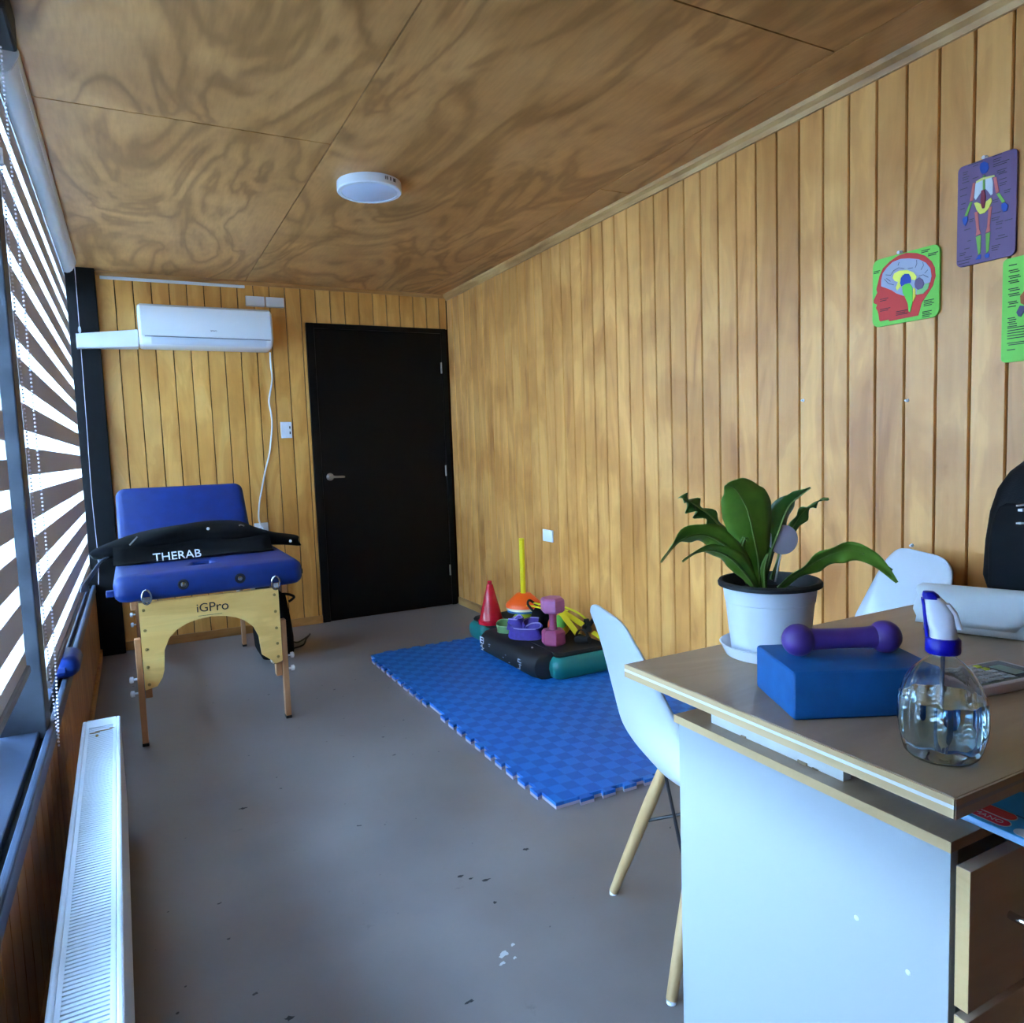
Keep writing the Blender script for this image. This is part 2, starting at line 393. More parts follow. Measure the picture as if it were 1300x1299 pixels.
# far wall: planks around the door
wb = struct('wall_back', MB().box((-2.62, .0125, -.02), (.12, .12, H+.05)), M_groove, label='far wall of vertical orange planks')
DX0, DX1, DZ = -1.052, -.019, 2.097
meb = plank_mesh('plank', P, 0, H, 'x', M_plank_b); med = plank_mesh('plank_short', P, DZ, H, 'x', M_plank_b)
k = -11
while True:
    xr = -(1.0778 + k*P)                # right edge of the board
    if xr > .0: k += 1; continue
    if xr < -2.55: break
    xl = xr - P
    if xl >= DX0-.001 and xr <= DX1+.06:
        o = bpy.data.objects.new('plank', med)
    elif xl < DX0 < xr:                  # board notched by the door
        mm = plank_mesh('plank_notch', DX0-xl, 0, DZ, 'x', M_plank_b)
        o = bpy.data.objects.new('plank', mm); link(o, wb); o.location = (DX0, 0, 0)
        o = bpy.data.objects.new('plank', med)
    else: o = bpy.data.objects.new('plank', meb)
    link(o, wb); o.location = (xr, 0, 0); k += 1
ff = plank_mesh('plank_fill', .0596, DZ, H, 'x', M_plank_b)
o = bpy.data.objects.new('plank', ff); link(o, wb); o.location = (-.0018, 0, 0)

# left wall under the sill, the wall behind the camera
wl = struct('wall_left', MB().box((-2.54, YB, -.02), (-2.4425, 0.0, .40)), M_groove, label='low left wall of varnished boards under the sill')
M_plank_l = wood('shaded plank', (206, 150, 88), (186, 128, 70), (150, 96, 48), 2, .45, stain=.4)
def low_plank():
    g, t, w = .0012, .012, P
    prof = [(g, t), (g, .003), (g+.002, 0), (w-g-.002, 0), (w-g, .003), (w-g, t)]
    mb = MB().prism(prof, lambda a, d: (-d, -a, 0), lambda a, d: (-d, -a, .405))
    bmesh.ops.recalc_face_normals(mb.bm, faces=mb.bm.faces)
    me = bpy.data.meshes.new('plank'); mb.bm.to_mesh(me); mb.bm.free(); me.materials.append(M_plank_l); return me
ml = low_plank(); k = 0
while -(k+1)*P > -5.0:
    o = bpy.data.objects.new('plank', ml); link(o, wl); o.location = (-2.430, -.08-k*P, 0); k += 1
struct('wall_left_rear', MB().box((-2.62, YB, .45), (-2.44, -4.80, 2.31)), M_plank_b, label='boarded left wall beyond the last window')
wfm = struct('wall_front', MB().box((-2.62, YB-.1, -.02), (.12, YB, H+.05)), M_plank_b, label='boarded wall behind the camera')

# baseboards and trims
M_base = wood('orange skirting', (206, 156, 90), (190, 136, 74), (158, 106, 54), 0, .5, piece=False)
struct('baseboard_back', MB().box((-2.29, -.014, 0), (-1.055, 0, .055)), M_base, .003, 'low wooden skirting of the far wall')
struct('baseboard_right', MB().box((-.014, YB, 0), (0, -.02, .058)), M_trimwood, .003, 'low wooden skirting of the right wall')
struct('baseboard_left', MB().box((-2.43, YB, 0), (-2.418, -.09, .05)), M_base, .003, 'low wooden skirting under the window')
mb = MB().prism([(0, 0), (0, -.042), (-.010, -.042), (-.016, -.026), (-.030, -.014), (-.034, 0)], lambda a, b: (a, YB, H+b), lambda a, b: (a, -.012, H+b))
struct('trim_1', mb, M_trimwood, 0, 'pale pine moulding between right wall and ceiling')
mb = MB().prism([(0, 0), (0, -.024), (-.008, -.024), (-.016, -.012), (-.018, 0)], lambda a, b: (-2.29, a, H+b), lambda a, b: (0, a, H+b))
M_trimx = wood('pine trim across', (206, 158, 96), (190, 138, 76), (150, 100, 50), 0, .5, piece=False)
struct('trim_2', mb, M_trimx, 0, 'thin pine moulding between far wall and ceiling')
struct('trim_3', MB().box((-2.55, -.075, 0), (-2.294, 0, H)), M_blacksteel, .004, 'black steel column in the far left corner')
struct('trim_4', MB().box((-2.552, -2.79, .40), (-2.442, -2.69, H)), M_steel, .004, 'dark steel post between the two blinds')
struct('trim_5', MB().box((-2.552, -3.76, .40), (-2.442, -3.66, H)), M_steel, .004, 'dark steel post beside the camera')
struct('trim_6', MB().box((-2.62, YB, 2.31), (-2.46, -.075, H)), M_blacksteel, .002, 'black steel beam above the windows')
# sill: ledge, slot and rounded lip
sill = thing('sill', None, None); sill.name = 'trim_7'; WL['trim_7'] = Vector((0, 0, 0)); sill['kind'] = 'structure'; sill['label'] = 'dark metal window sill with a slot and a rounded lip'
M_sill = mat('sill metal', (60, 72, 92), .36, .2, var=.12, vscale=12, bump=.05)
MB().box((-2.62, YB, .405), (-2.461, -.075, .45)).build('ledge', M_sill, sill, .003)
MB().box((-2.461, YB, .405), (-2.446, -.075, .428)).build('slot', M_rubber, sill)
MB().box((-2.446, YB, .400), (-2.426, -.075, .449)).build('lip', M_sill, sill, .007, 3)

# windows
def window(name, y0, y1, label, mull=()):
    w = thing(name, label, None, kind='structure')
    xf = -2.60
    for (a, b, c, d) in ((y0, y1, .45, .50), (y0, y1, 2.26, 2.31), (y0, y0+.05, .50, 2.26), (y1-.05, y1, .50, 2.26)):
        MB().box((xf-.025, a, c), (xf+.025, b, d)).build('frame_bar', M_steel, w, .003)
    for ym in mull: MB().box((xf-.02, ym-.022, .50), (xf+.02, ym+.022, 2.26)).build('frame_bar', M_steel, w, .003)
    MB().box((xf-.003, y0+.05, .50), (xf+.003, y1-.05, 2.26)).build('glass_pane', M_pane, w)
    return w
window('window_1', -2.69, -.075, 'far window behind the zebra blind', (-1.38,))
window('window_2', -3.66, -2.79, 'near window behind the zebra blind at the left edge')
window('window_3', -4.80, -3.76, 'unseen window added beside the camera for light on the desk')  # out of view, put in and sized for daylight on desk and drawers

# zebra roller blinds
M_cass = mat('white blind cassette', (214, 222, 228), .38)
M_bead = mat('white beads', (232, 226, 240), .3)
def blind(name, label, y0, y1, zbot, phase, chains, xs=-2.4475, op=.079):
    b = thing(name, label, 'blind', (-2.42, (y0+y1)/2, 2.28), 0, 'zebra roller blinds')
    # rounded cassette: profile in x,z, with an open seam between roller cover and fascia
    hi = [(-2.440, 2.3455), (-2.380, 2.3455), (-2.376, 2.336), (-2.378, 2.322), (-2.383, 2.312), (-2.440, 2.312)]
    lo = [(-2.440, 2.310), (-2.3845, 2.310), (-2.390, 2.298), (-2.399, 2.284), (-2.412, 2.273), (-2.426, 2.269), (-2.440, 2.272)]
    c1 = y1-.155 if y1 > -1 else y1
    MB().prism(hi, lambda x, z: (x, y0+.03, z), lambda x, z: (x, c1, z)).build('cassette', M_cass, b, smooth=True)
    MB().prism(lo, lambda x, z: (x, y0+.03, z), lambda x, z: (x, c1, z)).build('cassette_cover', M_cass, b, smooth=True)
    for yy in (y0+.022, c1): MB().prism([(x, z) for x, z in hi[:5] + lo[1:]], lambda x, z: (x, yy, z), lambda x, z: (x, yy+.008, z)).build('end_cap', M_whitepl, b)
    per = .1295
    top = 2.29
    zz = phase
    edges = []
    while zz < top: zz += per
    while zz > zbot:
        edges.append(zz); zz -= per
    for e in edges:               # e = top of an opaque band
        a, c = max(e-op, zbot), min(e, top)
        if c-a > .004: MB().box((xs, y0+.02, a), (xs+.0014, y1, c)).build('opaque_band', M_opaque, b)
        a2, c2 = max(e-per, zbot), min(e-op, top)
        if c2-a2 > .004: MB().box((xs+.0004, y0+.02, a2), (xs+.0009, y1, c2)).build('sheer_band', M_sheer, b)
    MB().box((xs-.006, y0+.018, zbot-.018), (xs+.010, y1, zbot+.004)).build('bottom_bar', mat('grey bar', (120, 118, 120), .4), b, .003)
    for (cx, cy, top, bot, w) in chains:
        mb = MB(); n = int((top-bot)/.0105)
        for sx in (0, 1):
            for i in range(n):
                t = i/(n-1)
                sag = w*(1 - max(0, (t-.72)/.28)**2)
                mb_y = cy - sag/2 if sx == 0 else cy + sag/2
                bmesh.ops.create_icosphere(mb.bm, subdivisions=1, radius=.0032, matrix=Matrix.Translation((cx + (.018 if sx == 0 else -.012)*(1-max(0, (t-.72)/.28)**2), mb_y, top-(top-bot)*t)))
        c = mb.build('bead_chain', M_bead, b); c['kind'] = 'stuff'
        MB().box((cx-.020, cy+w/2-.008, 1.985), (cx-.006, cy+w/2+.008, 2.03)).build('chain_connector', M_whitepl, b, .003)
    return b
blind('roller_blind', 'white zebra roller blind beyond the dark post, bead chain at its near end', -2.66, -.10, .545, 1.625, [(-2.418, -2.79, 2.29, .40, .09)])
nb = blind('roller_blind', 'white zebra roller blind before the dark post, cut by the left edge', -3.64, -2.81, .64, .943, [], -2.474)
MB().box((-2.444, -3.02, 2.255), (-2.366, -2.800, 2.3455)).build('black_bracket', M_blacksteel, nb, .008)
blind('roller_blind', 'unseen white zebra roller blind added to dim the window beside the camera', -4.78, -3.78, .64, .943, [], -2.474, .100)  # out of view, added with wider opaque bands to let less daylight in
wand = thing('blind_cord', 'thin white cord hanging at the far end of the zebra blind', 'cord', (-2.40, -.11, .8))
MB().tube(spline([(-2.392, -.105, 2.34), (-2.395, -.105, 1.9), (-2.40, -.108, 1.4), (-2.405, -.108, 1.0), (-2.40, -.105, .62), (-2.41, -.10, .452)], 6), .0016, 6).build('cord_line', M_bead, wand, smooth=True)
MB().lathe([(.003, -.02), (.007, -.012), (.008, 0), (.006, .014), (.003, .02)], (-2.394, -.105, 1.975), 12).build('cord_stop', M_white, wand, smooth=True)

# ------------------------------------------------------------------ door
door = thing('door_1', 'plain black door in the far wall beside the corner', None, (-.535, 0, 0), kind='structure')
fr = MB()
fr.box((DX0, -.012, 0), (DX0+.052, .012, DZ)).box((DX1-.038, -.012, 0), (DX1, .012, DZ)).box((DX0+.052, -.012, DZ-.034), (DX1-.038, .012, DZ))
fr.build('door_frame', M_black, door, .003)
MB().box((DX0+.0545, -.004, .008), (DX1-.0405, .012, DZ-.0365)).build('door_leaf', M_black, door, .0015)
hd = MB().lathe([(.026, 0), (.026, .006), (.018, .010), (.012, .011), (.012, .04)], (0, 0, 0), 24)
hd.xform(Matrix.Translation((-.945, -.004, 1.032)) @ Matrix.Rotation(math.pi/2, 4, 'X'))
h = hd.build('door_handle', M_steelbr, door, smooth=True, angle=30)
MB().tube([(-.950, -.046, 1.032), (-.935, -.050, 1.032), (-.90, -.050, 1.031), (-.865, -.048, 1.030), (-.852, -.044, 1.029)], [.009, .009, .008, .008, .006], 10).build('lever', M_steelbr, h, smooth=True)
for z in (1.807, 1.037, .273):
    MB().tube([(-.067, -.012, z-.04), (-.067, -.012, z+.04)], .006, 10).build('hinge', M_steelbr, door, smooth=True)

# ------------------------------------------------------------------ air conditioner
ac = thing('air_conditioner', 'white wall air conditioner above the massage table', 'air conditioner', (-1.69, 0, 1.88))
X0, X1 = -2.084, -1.305
def acloop(x, s):
    prof = [(0, 2.142), (-.10, 2.142), (-.150, 2.138), (-.178, 2.122), (-.192, 2.085), (-.198, 2.02), (-.198, 1.945), (-.192, 1.928), (-.165, 1.902), (-.125, 1.890), (-.06, 1.886), (0, 1.886)]
    cz = 2.01
    return [(x, yy*(1-(1-s)*.5), cz+(zz-cz)*s) for yy, zz in prof]
L = [acloop(X0, .90), acloop(X0+.006, .965), acloop(X0+.022, 1.0), acloop(X1-.022, 1.0), acloop(X1-.006, .965), acloop(X1, .90)]
MB().loft(L).build('body', M_whitepl, ac, smooth=True, angle=50)
fp = [(-.1515, 2.139), (-.180, 2.123), (-.1945, 2.085), (-.2005, 2.02), (-.2005, 1.944), (-.197, 1.942), (-.19, 2.02), (-.15, 2.10)]
MB().prism(fp, lambda a, z: (X0+.014, a, z), lambda a, z: (X1-.014, a, z)).build('front_panel', M_whitepl, ac, smooth=True, angle=30)
lv = [(-.1985, 1.936), (-.193, 1.924), (-.170, 1.903), (-.160, 1.898), (-.150, 1.91), (-.180, 1.936)]
MB().prism(lv, lambda a, z: (X0+.065, a-.003, z-.001), lambda a, z: (X1-.045, a-.003, z-.001)).build('louver', mat('pale grey louver', (206, 212, 222), .4), ac, smooth=True, angle=30)
gp = [(-.1972, 1.9415), (-.1972, 1.9375), (-.19, 1.936), (-.188, 1.9415)]
MB().prism(gp, lambda a, z: (X0+.03, a-.002, z), lambda a, z: (X1-.02, a-.002, z)).build('louver_gap', mat('grey gap', (120, 124, 134), .6), ac)
text_mesh('anwo', .017, frame_M((-1.665, -.2018, 1.985), (1, 0, 0), (0, 0, 1)), mat('grey logo', (70, 70, 80), .5), ac, 'logo', .0003)
# trunking, conduit, junction boxes, cord, switch, outlet
du = thing('cable_trunking', 'short white trunking between air conditioner and black column', 'trunking', (-2.24, -.1, 1.87))
MB().loft([[(-2.415, -.076, 1.866), (-2.415, -.125, 1.866), (-2.415, -.125, 1.950), (-2.415, -.076, 1.950)], [(-2.088, -.001, 1.884), (-2.088, -.125, 1.884), (-2.088, -.125, 1.988), (-2.088, -.001, 1.988)]]).build('trunking_body', M_white, du, .004)
MB().box((-2.415, -.128, 1.866), (-2.409, -.074, 1.950)).build('end_collar', M_whitepl, du, .001)
cd = thing('cable_conduit', 'thin white conduit strip along the top of the far wall', 'conduit', (-1.86, 0, 2.3))
MB().box((-2.27, -.012, 2.301), (-1.436, 0, 2.319)).build('conduit_cover', M_white, cd, .002)
for i, x in enumerate((-1.436, -1.310)):
    jb = thing('junction_box', ('left' if i == 0 else 'right') + ' one of the two white box covers side by side above the air conditioner', 'box', (x+.059, 0, 2.185), group='white box covers above the air conditioner')
    MB().box((x, -.026, 2.185), (x+.118, 0, 2.250)).build('box_lid', M_white, jb, .003)
    MB().box((x+.003, -.020, 2.188), (x+.115, -.0, 2.2505)).build('box_base', M_whitepl, jb)
cord = thing('power_cord', 'white power cord hanging from the air conditioner down to the outlet', 'cord', (-1.3, -.03, 1.9))
cpts = [(-1.308, -.05, 1.882), (-1.305, -.028, 1.80), (-1.298, -.012, 1.72), (-1.310, -.012, 1.65), (-1.328, -.012, 1.56), (-1.320, -.012, 1.48), (-1.318, -.012, 1.40), (-1.332, -.012, 1.30), (-1.350, -.012, 1.20), (-1.384, -.012, 1.087), (-1.41, -.012, .98), (-1.433, -.012, .88), (-1.445, -.02, .78), (-1.432, -.03, .715)]
MB().tube(spline(cpts, 5), .0052, 8).build('cord_line', M_white, cord, smooth=True)
pl = MB().box((-1.447, -.052, .672), (-1.417, -.009, .712)).build('plug', M_whitepl, cord, .006)
def plate(name, label, lo, hi, rockers, axis):
    t = thing(name, label, 'switch' if 'switch' in name else 'outlet', ((lo[0]+hi[0])/2, (lo[1]+hi[1])/2, lo[2]))
    MB().box(lo, hi).build('plate', M_whitepl, t, .003)
    for (a, b) in rockers: MB().box(a, b).build('rocker', mat('dark switch mark', (60, 66, 72), .5), t, .001)
plate('wall_switch', 'white light switch plate between white cord and black door', (-1.262, -.010, 1.312), (-1.188, 0, 1.422), [((-1.206, -.0115, 1.375), (-1.198, -.009, 1.392)), ((-1.206, -.0115, 1.338), (-1.198, -.009, 1.356))], 'x')
plate('wall_outlet', 'white outlet behind the black bag, at the end of the white cord', (-1.475, -.010, .640), (-1.385, 0, .745), [], 'x')
plate('wall_outlet', 'white blank outlet cover on the right wall above the exercise gear', (-.010, -1.470, .622), (0, -1.356, .694), [], 'y')

# ceiling light
cl = thing('ceiling_light', 'round white ceiling light with a flat diffuser', 'lamp', (-1.185, -2.0, H))
MB().lathe([(.128, 0), (.137, -.001), (.138, -.036), (.134, -.040), (.118, -.0405), (.118, -.034)], (-1.185, -2.0, H), 48).build('lamp_housing', M_whitepl, cl, smooth=True, angle=30)
MB().lathe([(.118, -.030), (.118, -.0385), (.116, -.0395)], (-1.185, -2.0, H), 48).build('diffuser', mat('unlit diffuser', (196, 206, 226), .35), cl, smooth=True, angle=30)
mk = MB()
for a, w in ((-78, 1.2), (-75.5, 1), (-73.5, 1.2), (-67, 2), (-60, 1.4), (-57.5, 2.2), (-55, 1.2)):
    t = math.radians(a-0); c = Vector((-1.185+.1383*math.cos(t), -2.0+.1383*math.sin(t), H-.016)); d = Vector((-math.sin(t), math.cos(t), 0))
    n_ = Vector((math.cos(t), math.sin(t), 0))
    mk.loft([[tuple(c+d*w*.0013+Vector((0, 0, -.007))), tuple(c-d*w*.0013+Vector((0, 0, -.007))), tuple(c-d*w*.0013+Vector((0, 0, .007))), tuple(c+d*w*.0013+Vector((0, 0, .007)))], [tuple(c+n_*.0006+d*w*.0013+Vector((0, 0, -.007))), tuple(c+n_*.0006-d*w*.0013+Vector((0, 0, -.007))), tuple(c+n_*.0006-d*w*.0013+Vector((0, 0, .007))), tuple(c+n_*.0006+d*w*.0013+Vector((0, 0, .007)))]])
mk.build('print_marks', M_print, cl)

# ------------------------------------------------------------------ radiator
rad = thing('radiator', 'long white panel radiator with a slatted top grille under the sill', 'radiator', (-2.311, -3.4, 0), .016)
RX0, RX1, RZ, RY0, RY1 = -2.364, -2.258, .362, -4.34, -2.49
M_rad = mat('white enamel', (216, 226, 238), .35)
MB().box((RX1-.012, RY0, .06), (RX1, RY1, RZ)).build('front_panel', M_rad, rad, .004)
MB().box((RX0, RY0, .06), (RX0+.012, RY1, RZ)).build('back_panel', M_rad, rad, .004)
for yy in (RY0, RY1-.008): MB().box((RX0+.012, yy, .06), (RX1-.012, yy+.008, RZ)).build('side_panel', M_rad, rad, .002)
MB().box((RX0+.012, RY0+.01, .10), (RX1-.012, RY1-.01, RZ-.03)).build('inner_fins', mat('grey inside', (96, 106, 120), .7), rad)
gt = MB().box((RX0+.012, RY1-.075, RZ-.006), (RX1-.012, RY1-.008, RZ-.001)).box((RX0+.012, RY0, RZ-.006), (RX0+.020, RY1-.075, RZ-.001)).box((RX1-.020, RY0, RZ-.006), (RX1-.012, RY1-.075, RZ-.001))
gt.build('grille_frame', M_rad, rad)
sm = MB().box((RX0+.018, -.0036, -.007), (RX1-.018, .0036, .001)); sm.bm.verts.ensure_lookup_table()
sme = bpy.data.meshes.new('slat'); sm.xform(Matrix.Translation((2.311, 0, 0))); bmesh.ops.recalc_face_normals(sm.bm, faces=sm.bm.faces); sm.bm.to_mesh(sme); sm.bm.free(); sme.materials.append(M_rad)
yy = RY1-.082
while yy > RY0+.01:
    o = bpy.data.objects.new('slat', sme); link(o, rad); o.location = (0, yy+3.4, RZ-.003); yy -= .0112
for yy in (-2.62, -4.2): MB().box((-2.36, yy-.02, 0), (-2.30, yy+.02, .06)).build('foot', M_rad, rad, .003)
vb = MB().tube([(-2.395, -2.50, .10), (-2.405, -2.47, .10), (-2.405, -2.47, 0)], .008, 10).build('pipe', M_chrome, rad, smooth=True)
st = MB()
for (x, y, a, b_) in ((-2.325, -2.62, .012, .003), (-2.300, -2.61, .02, .0025), (-2.278, -2.60, .008, .002), (-2.320, -2.65, .004, .01)):
    st.prism([(x+a*math.cos(t*.785)*(1+.3*math.sin(t*5)), y+b_*math.sin(t*.785)) for t in range(8)], lambda u, v: (u, v, RZ-.0012), lambda u, v: (u, v, RZ+.0002))
st.build('rust_stain', mat('rusty stain', (156, 128, 70), .8), rad)

# blue half round cushion on the sill
bc = thing('blue_cushion', 'small rounded blue cushion lying on the sill', 'cushion', (-2.47, -2.02, .45))
lp = []
for a in (-90, -60, -30, 0, 30, 60, 90):
    ca_ = math.cos(math.radians(a)); sa_ = math.sin(math.radians(a)); ins = .032*(1-ca_)
    lp.append([(x, y, .4505+.037+.037*sa_) for x, y in rrect(.105-2*ins, .21-2*ins, .034 if ca_ > .5 else .010, 6, -2.440, -2.17)])
MB().loft(lp).build('cushion_body', M_blue, bc, smooth=True, angle=60)
MB().box((-2.455, -2.2795, .475), (-2.43, -2.270, .495)).build('seam_tab', mat('blue tab', (22, 50, 120), .6), bc, .002)

# ------------------------------------------------------------------ massage table
mt = thing('massage_table', 'blue padded massage table on wooden legs, its back section raised', 'massage table', (-1.91, -1.2, 0))
def pad(name, x0, x1, y0, y1, z0, z1, r, parent, hole=None, M=None, rc=.05):
    w, d = x1-x0, y1-y0; cx, cy = (x0+x1)/2, (y0+y1)/2; loops = []
    steps = [(math.radians(a)) for a in (-90, -60, -30, 0, 0.001, 30, 60, 90)]
    n = 8
    for a in steps:
        ins = r*(1-math.cos(a)); z = (z0+r+r*math.sin(a)) if a <= 0 else (z1-r+r*math.sin(a))
        loops.append([(x, y, z) for x, y in rrect(w-2*ins, d-2*ins, max(.012, rc-ins*.6), n, cx, cy)])
    mb = MB()
    if hole:
        hx, hy, ha, hb = hole; k = len(loops[0])
        def hl(z, s):
            out = []
            for (x, y, _z) in loops[-1]:
                a = math.atan2((y-hy)/hb, (x-hx)/ha); out.append((hx+ha*s*math.cos(a), hy+hb*s*math.sin(a), z))
            return out
        loops += [hl(z1-.002, 1.35), hl(z1-.004, 1.1), hl(z1-.016, 1.0), hl(z0+.01, 1.0), hl(z0, 1.0)]
        mb.loft(loops, ring=True)
    else: mb.loft(loops)
    if M: mb.xform(M)
    return mb.build(name, M_blue, parent, smooth=True, angle=60)
PX0, PX1 = -2.283, -1.530
pd = pad('pad', PX0, PX1, -1.84, -.80, .612, .722, .036, mt, (-1.93, -1.61, .065, .085))
a = math.radians(48)
Mb = Matrix.Translation((0, -.79, .665)) @ Matrix.Rotation(a, 4, 'X')
bk = pad('backrest', -2.272, -1.598, 0, .475, -.045, .052, .036, mt, M=Mb)
# wooden end panel, arched underneath (front), and the same at the far end
def end_panel(y, nm):
    x0, x1 = -2.197, -1.642; zt = .606
    xs_out = [(x0, zt), (x1, zt), (x1, .275), (x1-.032, .262), (x1-.050, .285)]
    arch = []
    for t in range(0, 13):
        u = t/12; 
        ang = math.pi*u
        arch.append((-1.925 + .195*math.cos(ang)*(1), .31 + .205*(math.sin(ang)**.62)))
    arch[0] = (-1.728, .315); arch[-1] = (-2.120, .315)
    outl = xs_out + [(-1.703, .285)][:0] + arch + [(-2.128, .285), (-2.150, .250), (x0, .240)]
    mb = MB().prism(outl, lambda x, z: (x, y, z), lambda x, z: (x, y+.018, z))
    return mb.build(nm, M_ply, mt)
end_panel(-1.822, 'end_panel')
end_panel(-.36, 'end_panel')
text_mesh('iG', .052, frame_M((-1.957, -1.8226, .5555), (1, 0, 0), (0, 0, 1)), M_print, mt, 'print_iG', .0004)
text_mesh('Pro', .056, frame_M((-1.892, -1.8226, .5545), (1, 0, 0), (0, 0, 1)), M_print, mt, 'print_Pro', .0007)
MB().box((-1.975, -1.8228, .522), (-1.880, -1.8218, .5235)).build('print_line', M_print, mt)
bo = MB()
for x, zs in ((-2.180, (.575, .49, .41, .335, .262)), (-1.660, (.575, .50, .425, .355, .295))):
    for z in zs:
        b2 = MB().lathe([(.0065, 0), (.006, .003), (.003, .0045)], (0, 0, 0), 12); b2.xform(Matrix.Translation((x, -1.822, z)) @ Matrix.Rotation(math.pi/2, 4, 'X')); b2.build('bolt', mat('brass bolt', (170, 140, 84), .35, .8), mt, smooth=True)
# legs: inner uprights and outer height-adjusting feet with two knobs each
for ysgn, y in ((0, -1.80), (1, -.345)):
    for x, s in ((-2.197, -1), (-1.642, 1)):
        xo = x + s*.0155
        up = MB().box((x-s*.026 if s > 0 else x, y, .20), (x if s > 0 else x+.026, y+.045, .606)).build('upright', M_leg, mt, .002)
        lo_, hi_ = sorted((x+s*.002, x+s*.026))
        lg = MB().box((lo_, y-.012, .012), (hi_, y+.028, .455)).build('leg', M_leg, mt, .003)
        MB().box((lo_-.001, y-.013, 0), (hi_+.001, y+.029, .013)).build('foot_cap', M_rubber, lg, .002)
        for z in (.285, .225):
            kb = MB().lathe([(.005, 0), (.005, .012), (.013, .014), (.014, .026), (.009, .030)], (0, 0, 0), 14)
            kb.xform(Matrix.Translation((x+s*.026, y+.008, z)) @ Matrix.Rotation(s*math.pi/2, 4, 'Y')); kb.build('knob', M_whitepl, lg, smooth=True)
# frame rails, diagonal braces
for x in (-2.215, -1.612): MB().box((x-.012, -1.80, .575), (x+.012, -.36, .613)).build('side_rail', M_leg, mt, .003)
for x in (-2.165, -1.675):
    MB().tube([(x, -1.775, .26), (x+.0, -1.15, .565)], .011, 4).build('brace', mat('pale brace', (206, 196, 176), .5), mt)
    MB().tube([(x, -.34, .26), (x, -.95, .565)], .011, 4).build('brace', mat('pale brace', (206, 196, 176), .5), mt)
# chrome corner loops and grommets on the front edge of the pad
for x in (-2.165, -1.655):
    pts = [(x+.017*math.cos(t*math.pi/6), -1.846-.004*math.sin(t*math.pi/6), .622+.030*math.sin(t*math.pi/6)+.01) for t in range(13)]
    MB().tube(pts, .0045, 8).build('corner_ring', M_chrome, mt, smooth=True)
    MB().box((x-.012, -1.850, .610), (x+.012, -1.838, .634)).build('ring_plate', M_chrome, mt, .002)
for x in (-2.025, -1.800):
    g_ = MB().lathe([(.010, .0), (.020, .0), (.022, .004), (.018, .007), (.011, .004)], (0, 0, 0), 20); g_.xform(Matrix.Translation((x, -1.838, .668)) @ Matrix.Rotation(math.pi/2, 4, 'X')); gm = g_.build('grommet', M_rubber, mt, smooth=True)
    g_ = MB().lathe([(.010, .0), (.010, .005), (.006, .006)], (0, 0, 0), 16); g_.xform(Matrix.Translation((x, -1.838, .668)) @ Matrix.Rotation(math.pi/2, 4, 'X')); g_.build('grommet_cap', M_chrome, gm, smooth=True)
tb = MB().box((-2.310, -1.80, .640), (-2.282, -1.765, .665)).build('side_tab', M_blue, mt, .003)
tb = MB().box((-1.531, -1.78, .650), (-1.522, -1.755, .672)).build('side_tab', M_rubber, mt, .002)

# black bag draped across the table
bag = thing('therapy_bag', 'black cloth bag with white lettering lying across the massage table', 'bag', (-1.9, -1.2, .725))
secs = [(-2.385, -1.20, .752, .090, .018), (-2.34, -1.20, .762, .105, .030), (-2.26, -1.19, .772, .130, .040), (-2.16, -1.17, .786, .150, .058), (-2.04, -1.15, .794, .160, .070), (-1.92, -1.14, .796, .160, .072), (-1.80, -1.13, .796, .155, .072), (-1.69, -1.14, .796, .150, .068), (-1.63, -1.16, .778, .140, .052), (-1.57, -1.18, .764, .130, .034), (-1.50, -1.20, .753, .115, .026), (-1.44, -1.22, .742, .10, .030), (-1.425, -1.22, .738, .09, .024)]
loops = []
for i, (x, yc, zc, hy, hz) in enumerate(secs):
    lp = []
    for k in range(20):
        t = 2*math.pi*k/20; wob = 1 + .10*math.sin(3*t+i*1.7) + .06*math.sin(5*t-i*2.3)
        z = zc + hz*math.copysign(abs(math.sin(t))**.8, math.sin(t))*(wob if math.sin(t) > -.2 else 1)
        if -2.27 < x < -1.54: z = max(z, .7235)
        lp.append((x + .012*math.sin(2*t+i), yc + hy*math.copysign(abs(math.cos(t))**.8, math.cos(t))*wob, z))
    loops.append(lp)
MB().loft(loops).build('bag_body', M_blackcloth, bag, smooth=True, sub=1, angle=80)
# front flap that lies on the pad, with the lettering
rows = []
for j in range(6):
    v = j/5; row = []
    for i in range(15):
        u = i/14; x = -2.285 + u*.70; 
        yy = -1.30 - v*.165*(1-.30*u) - .012*math.sin(u*9); zz = .792 - .062*min(1, v*1.5) + .006*math.sin(u*14+v*4)
        row.append((x, yy, max(zz, .7255+.002)))
    rows.append(row)
top = rows; 
fl = MB().grid(rows)
flap = fl.build('bag_flap', M_blackcloth, bag, smooth=True)
md = flap.modifiers.new('thickness', 'SOLIDIFY'); md.thickness = .004
text_mesh('THERAB', .056, frame_M((-2.022, -1.458, .7455), (1, .03, .012), (0, .45, .89)), M_whiteprint, bag, 'bag_lettering', .0012)
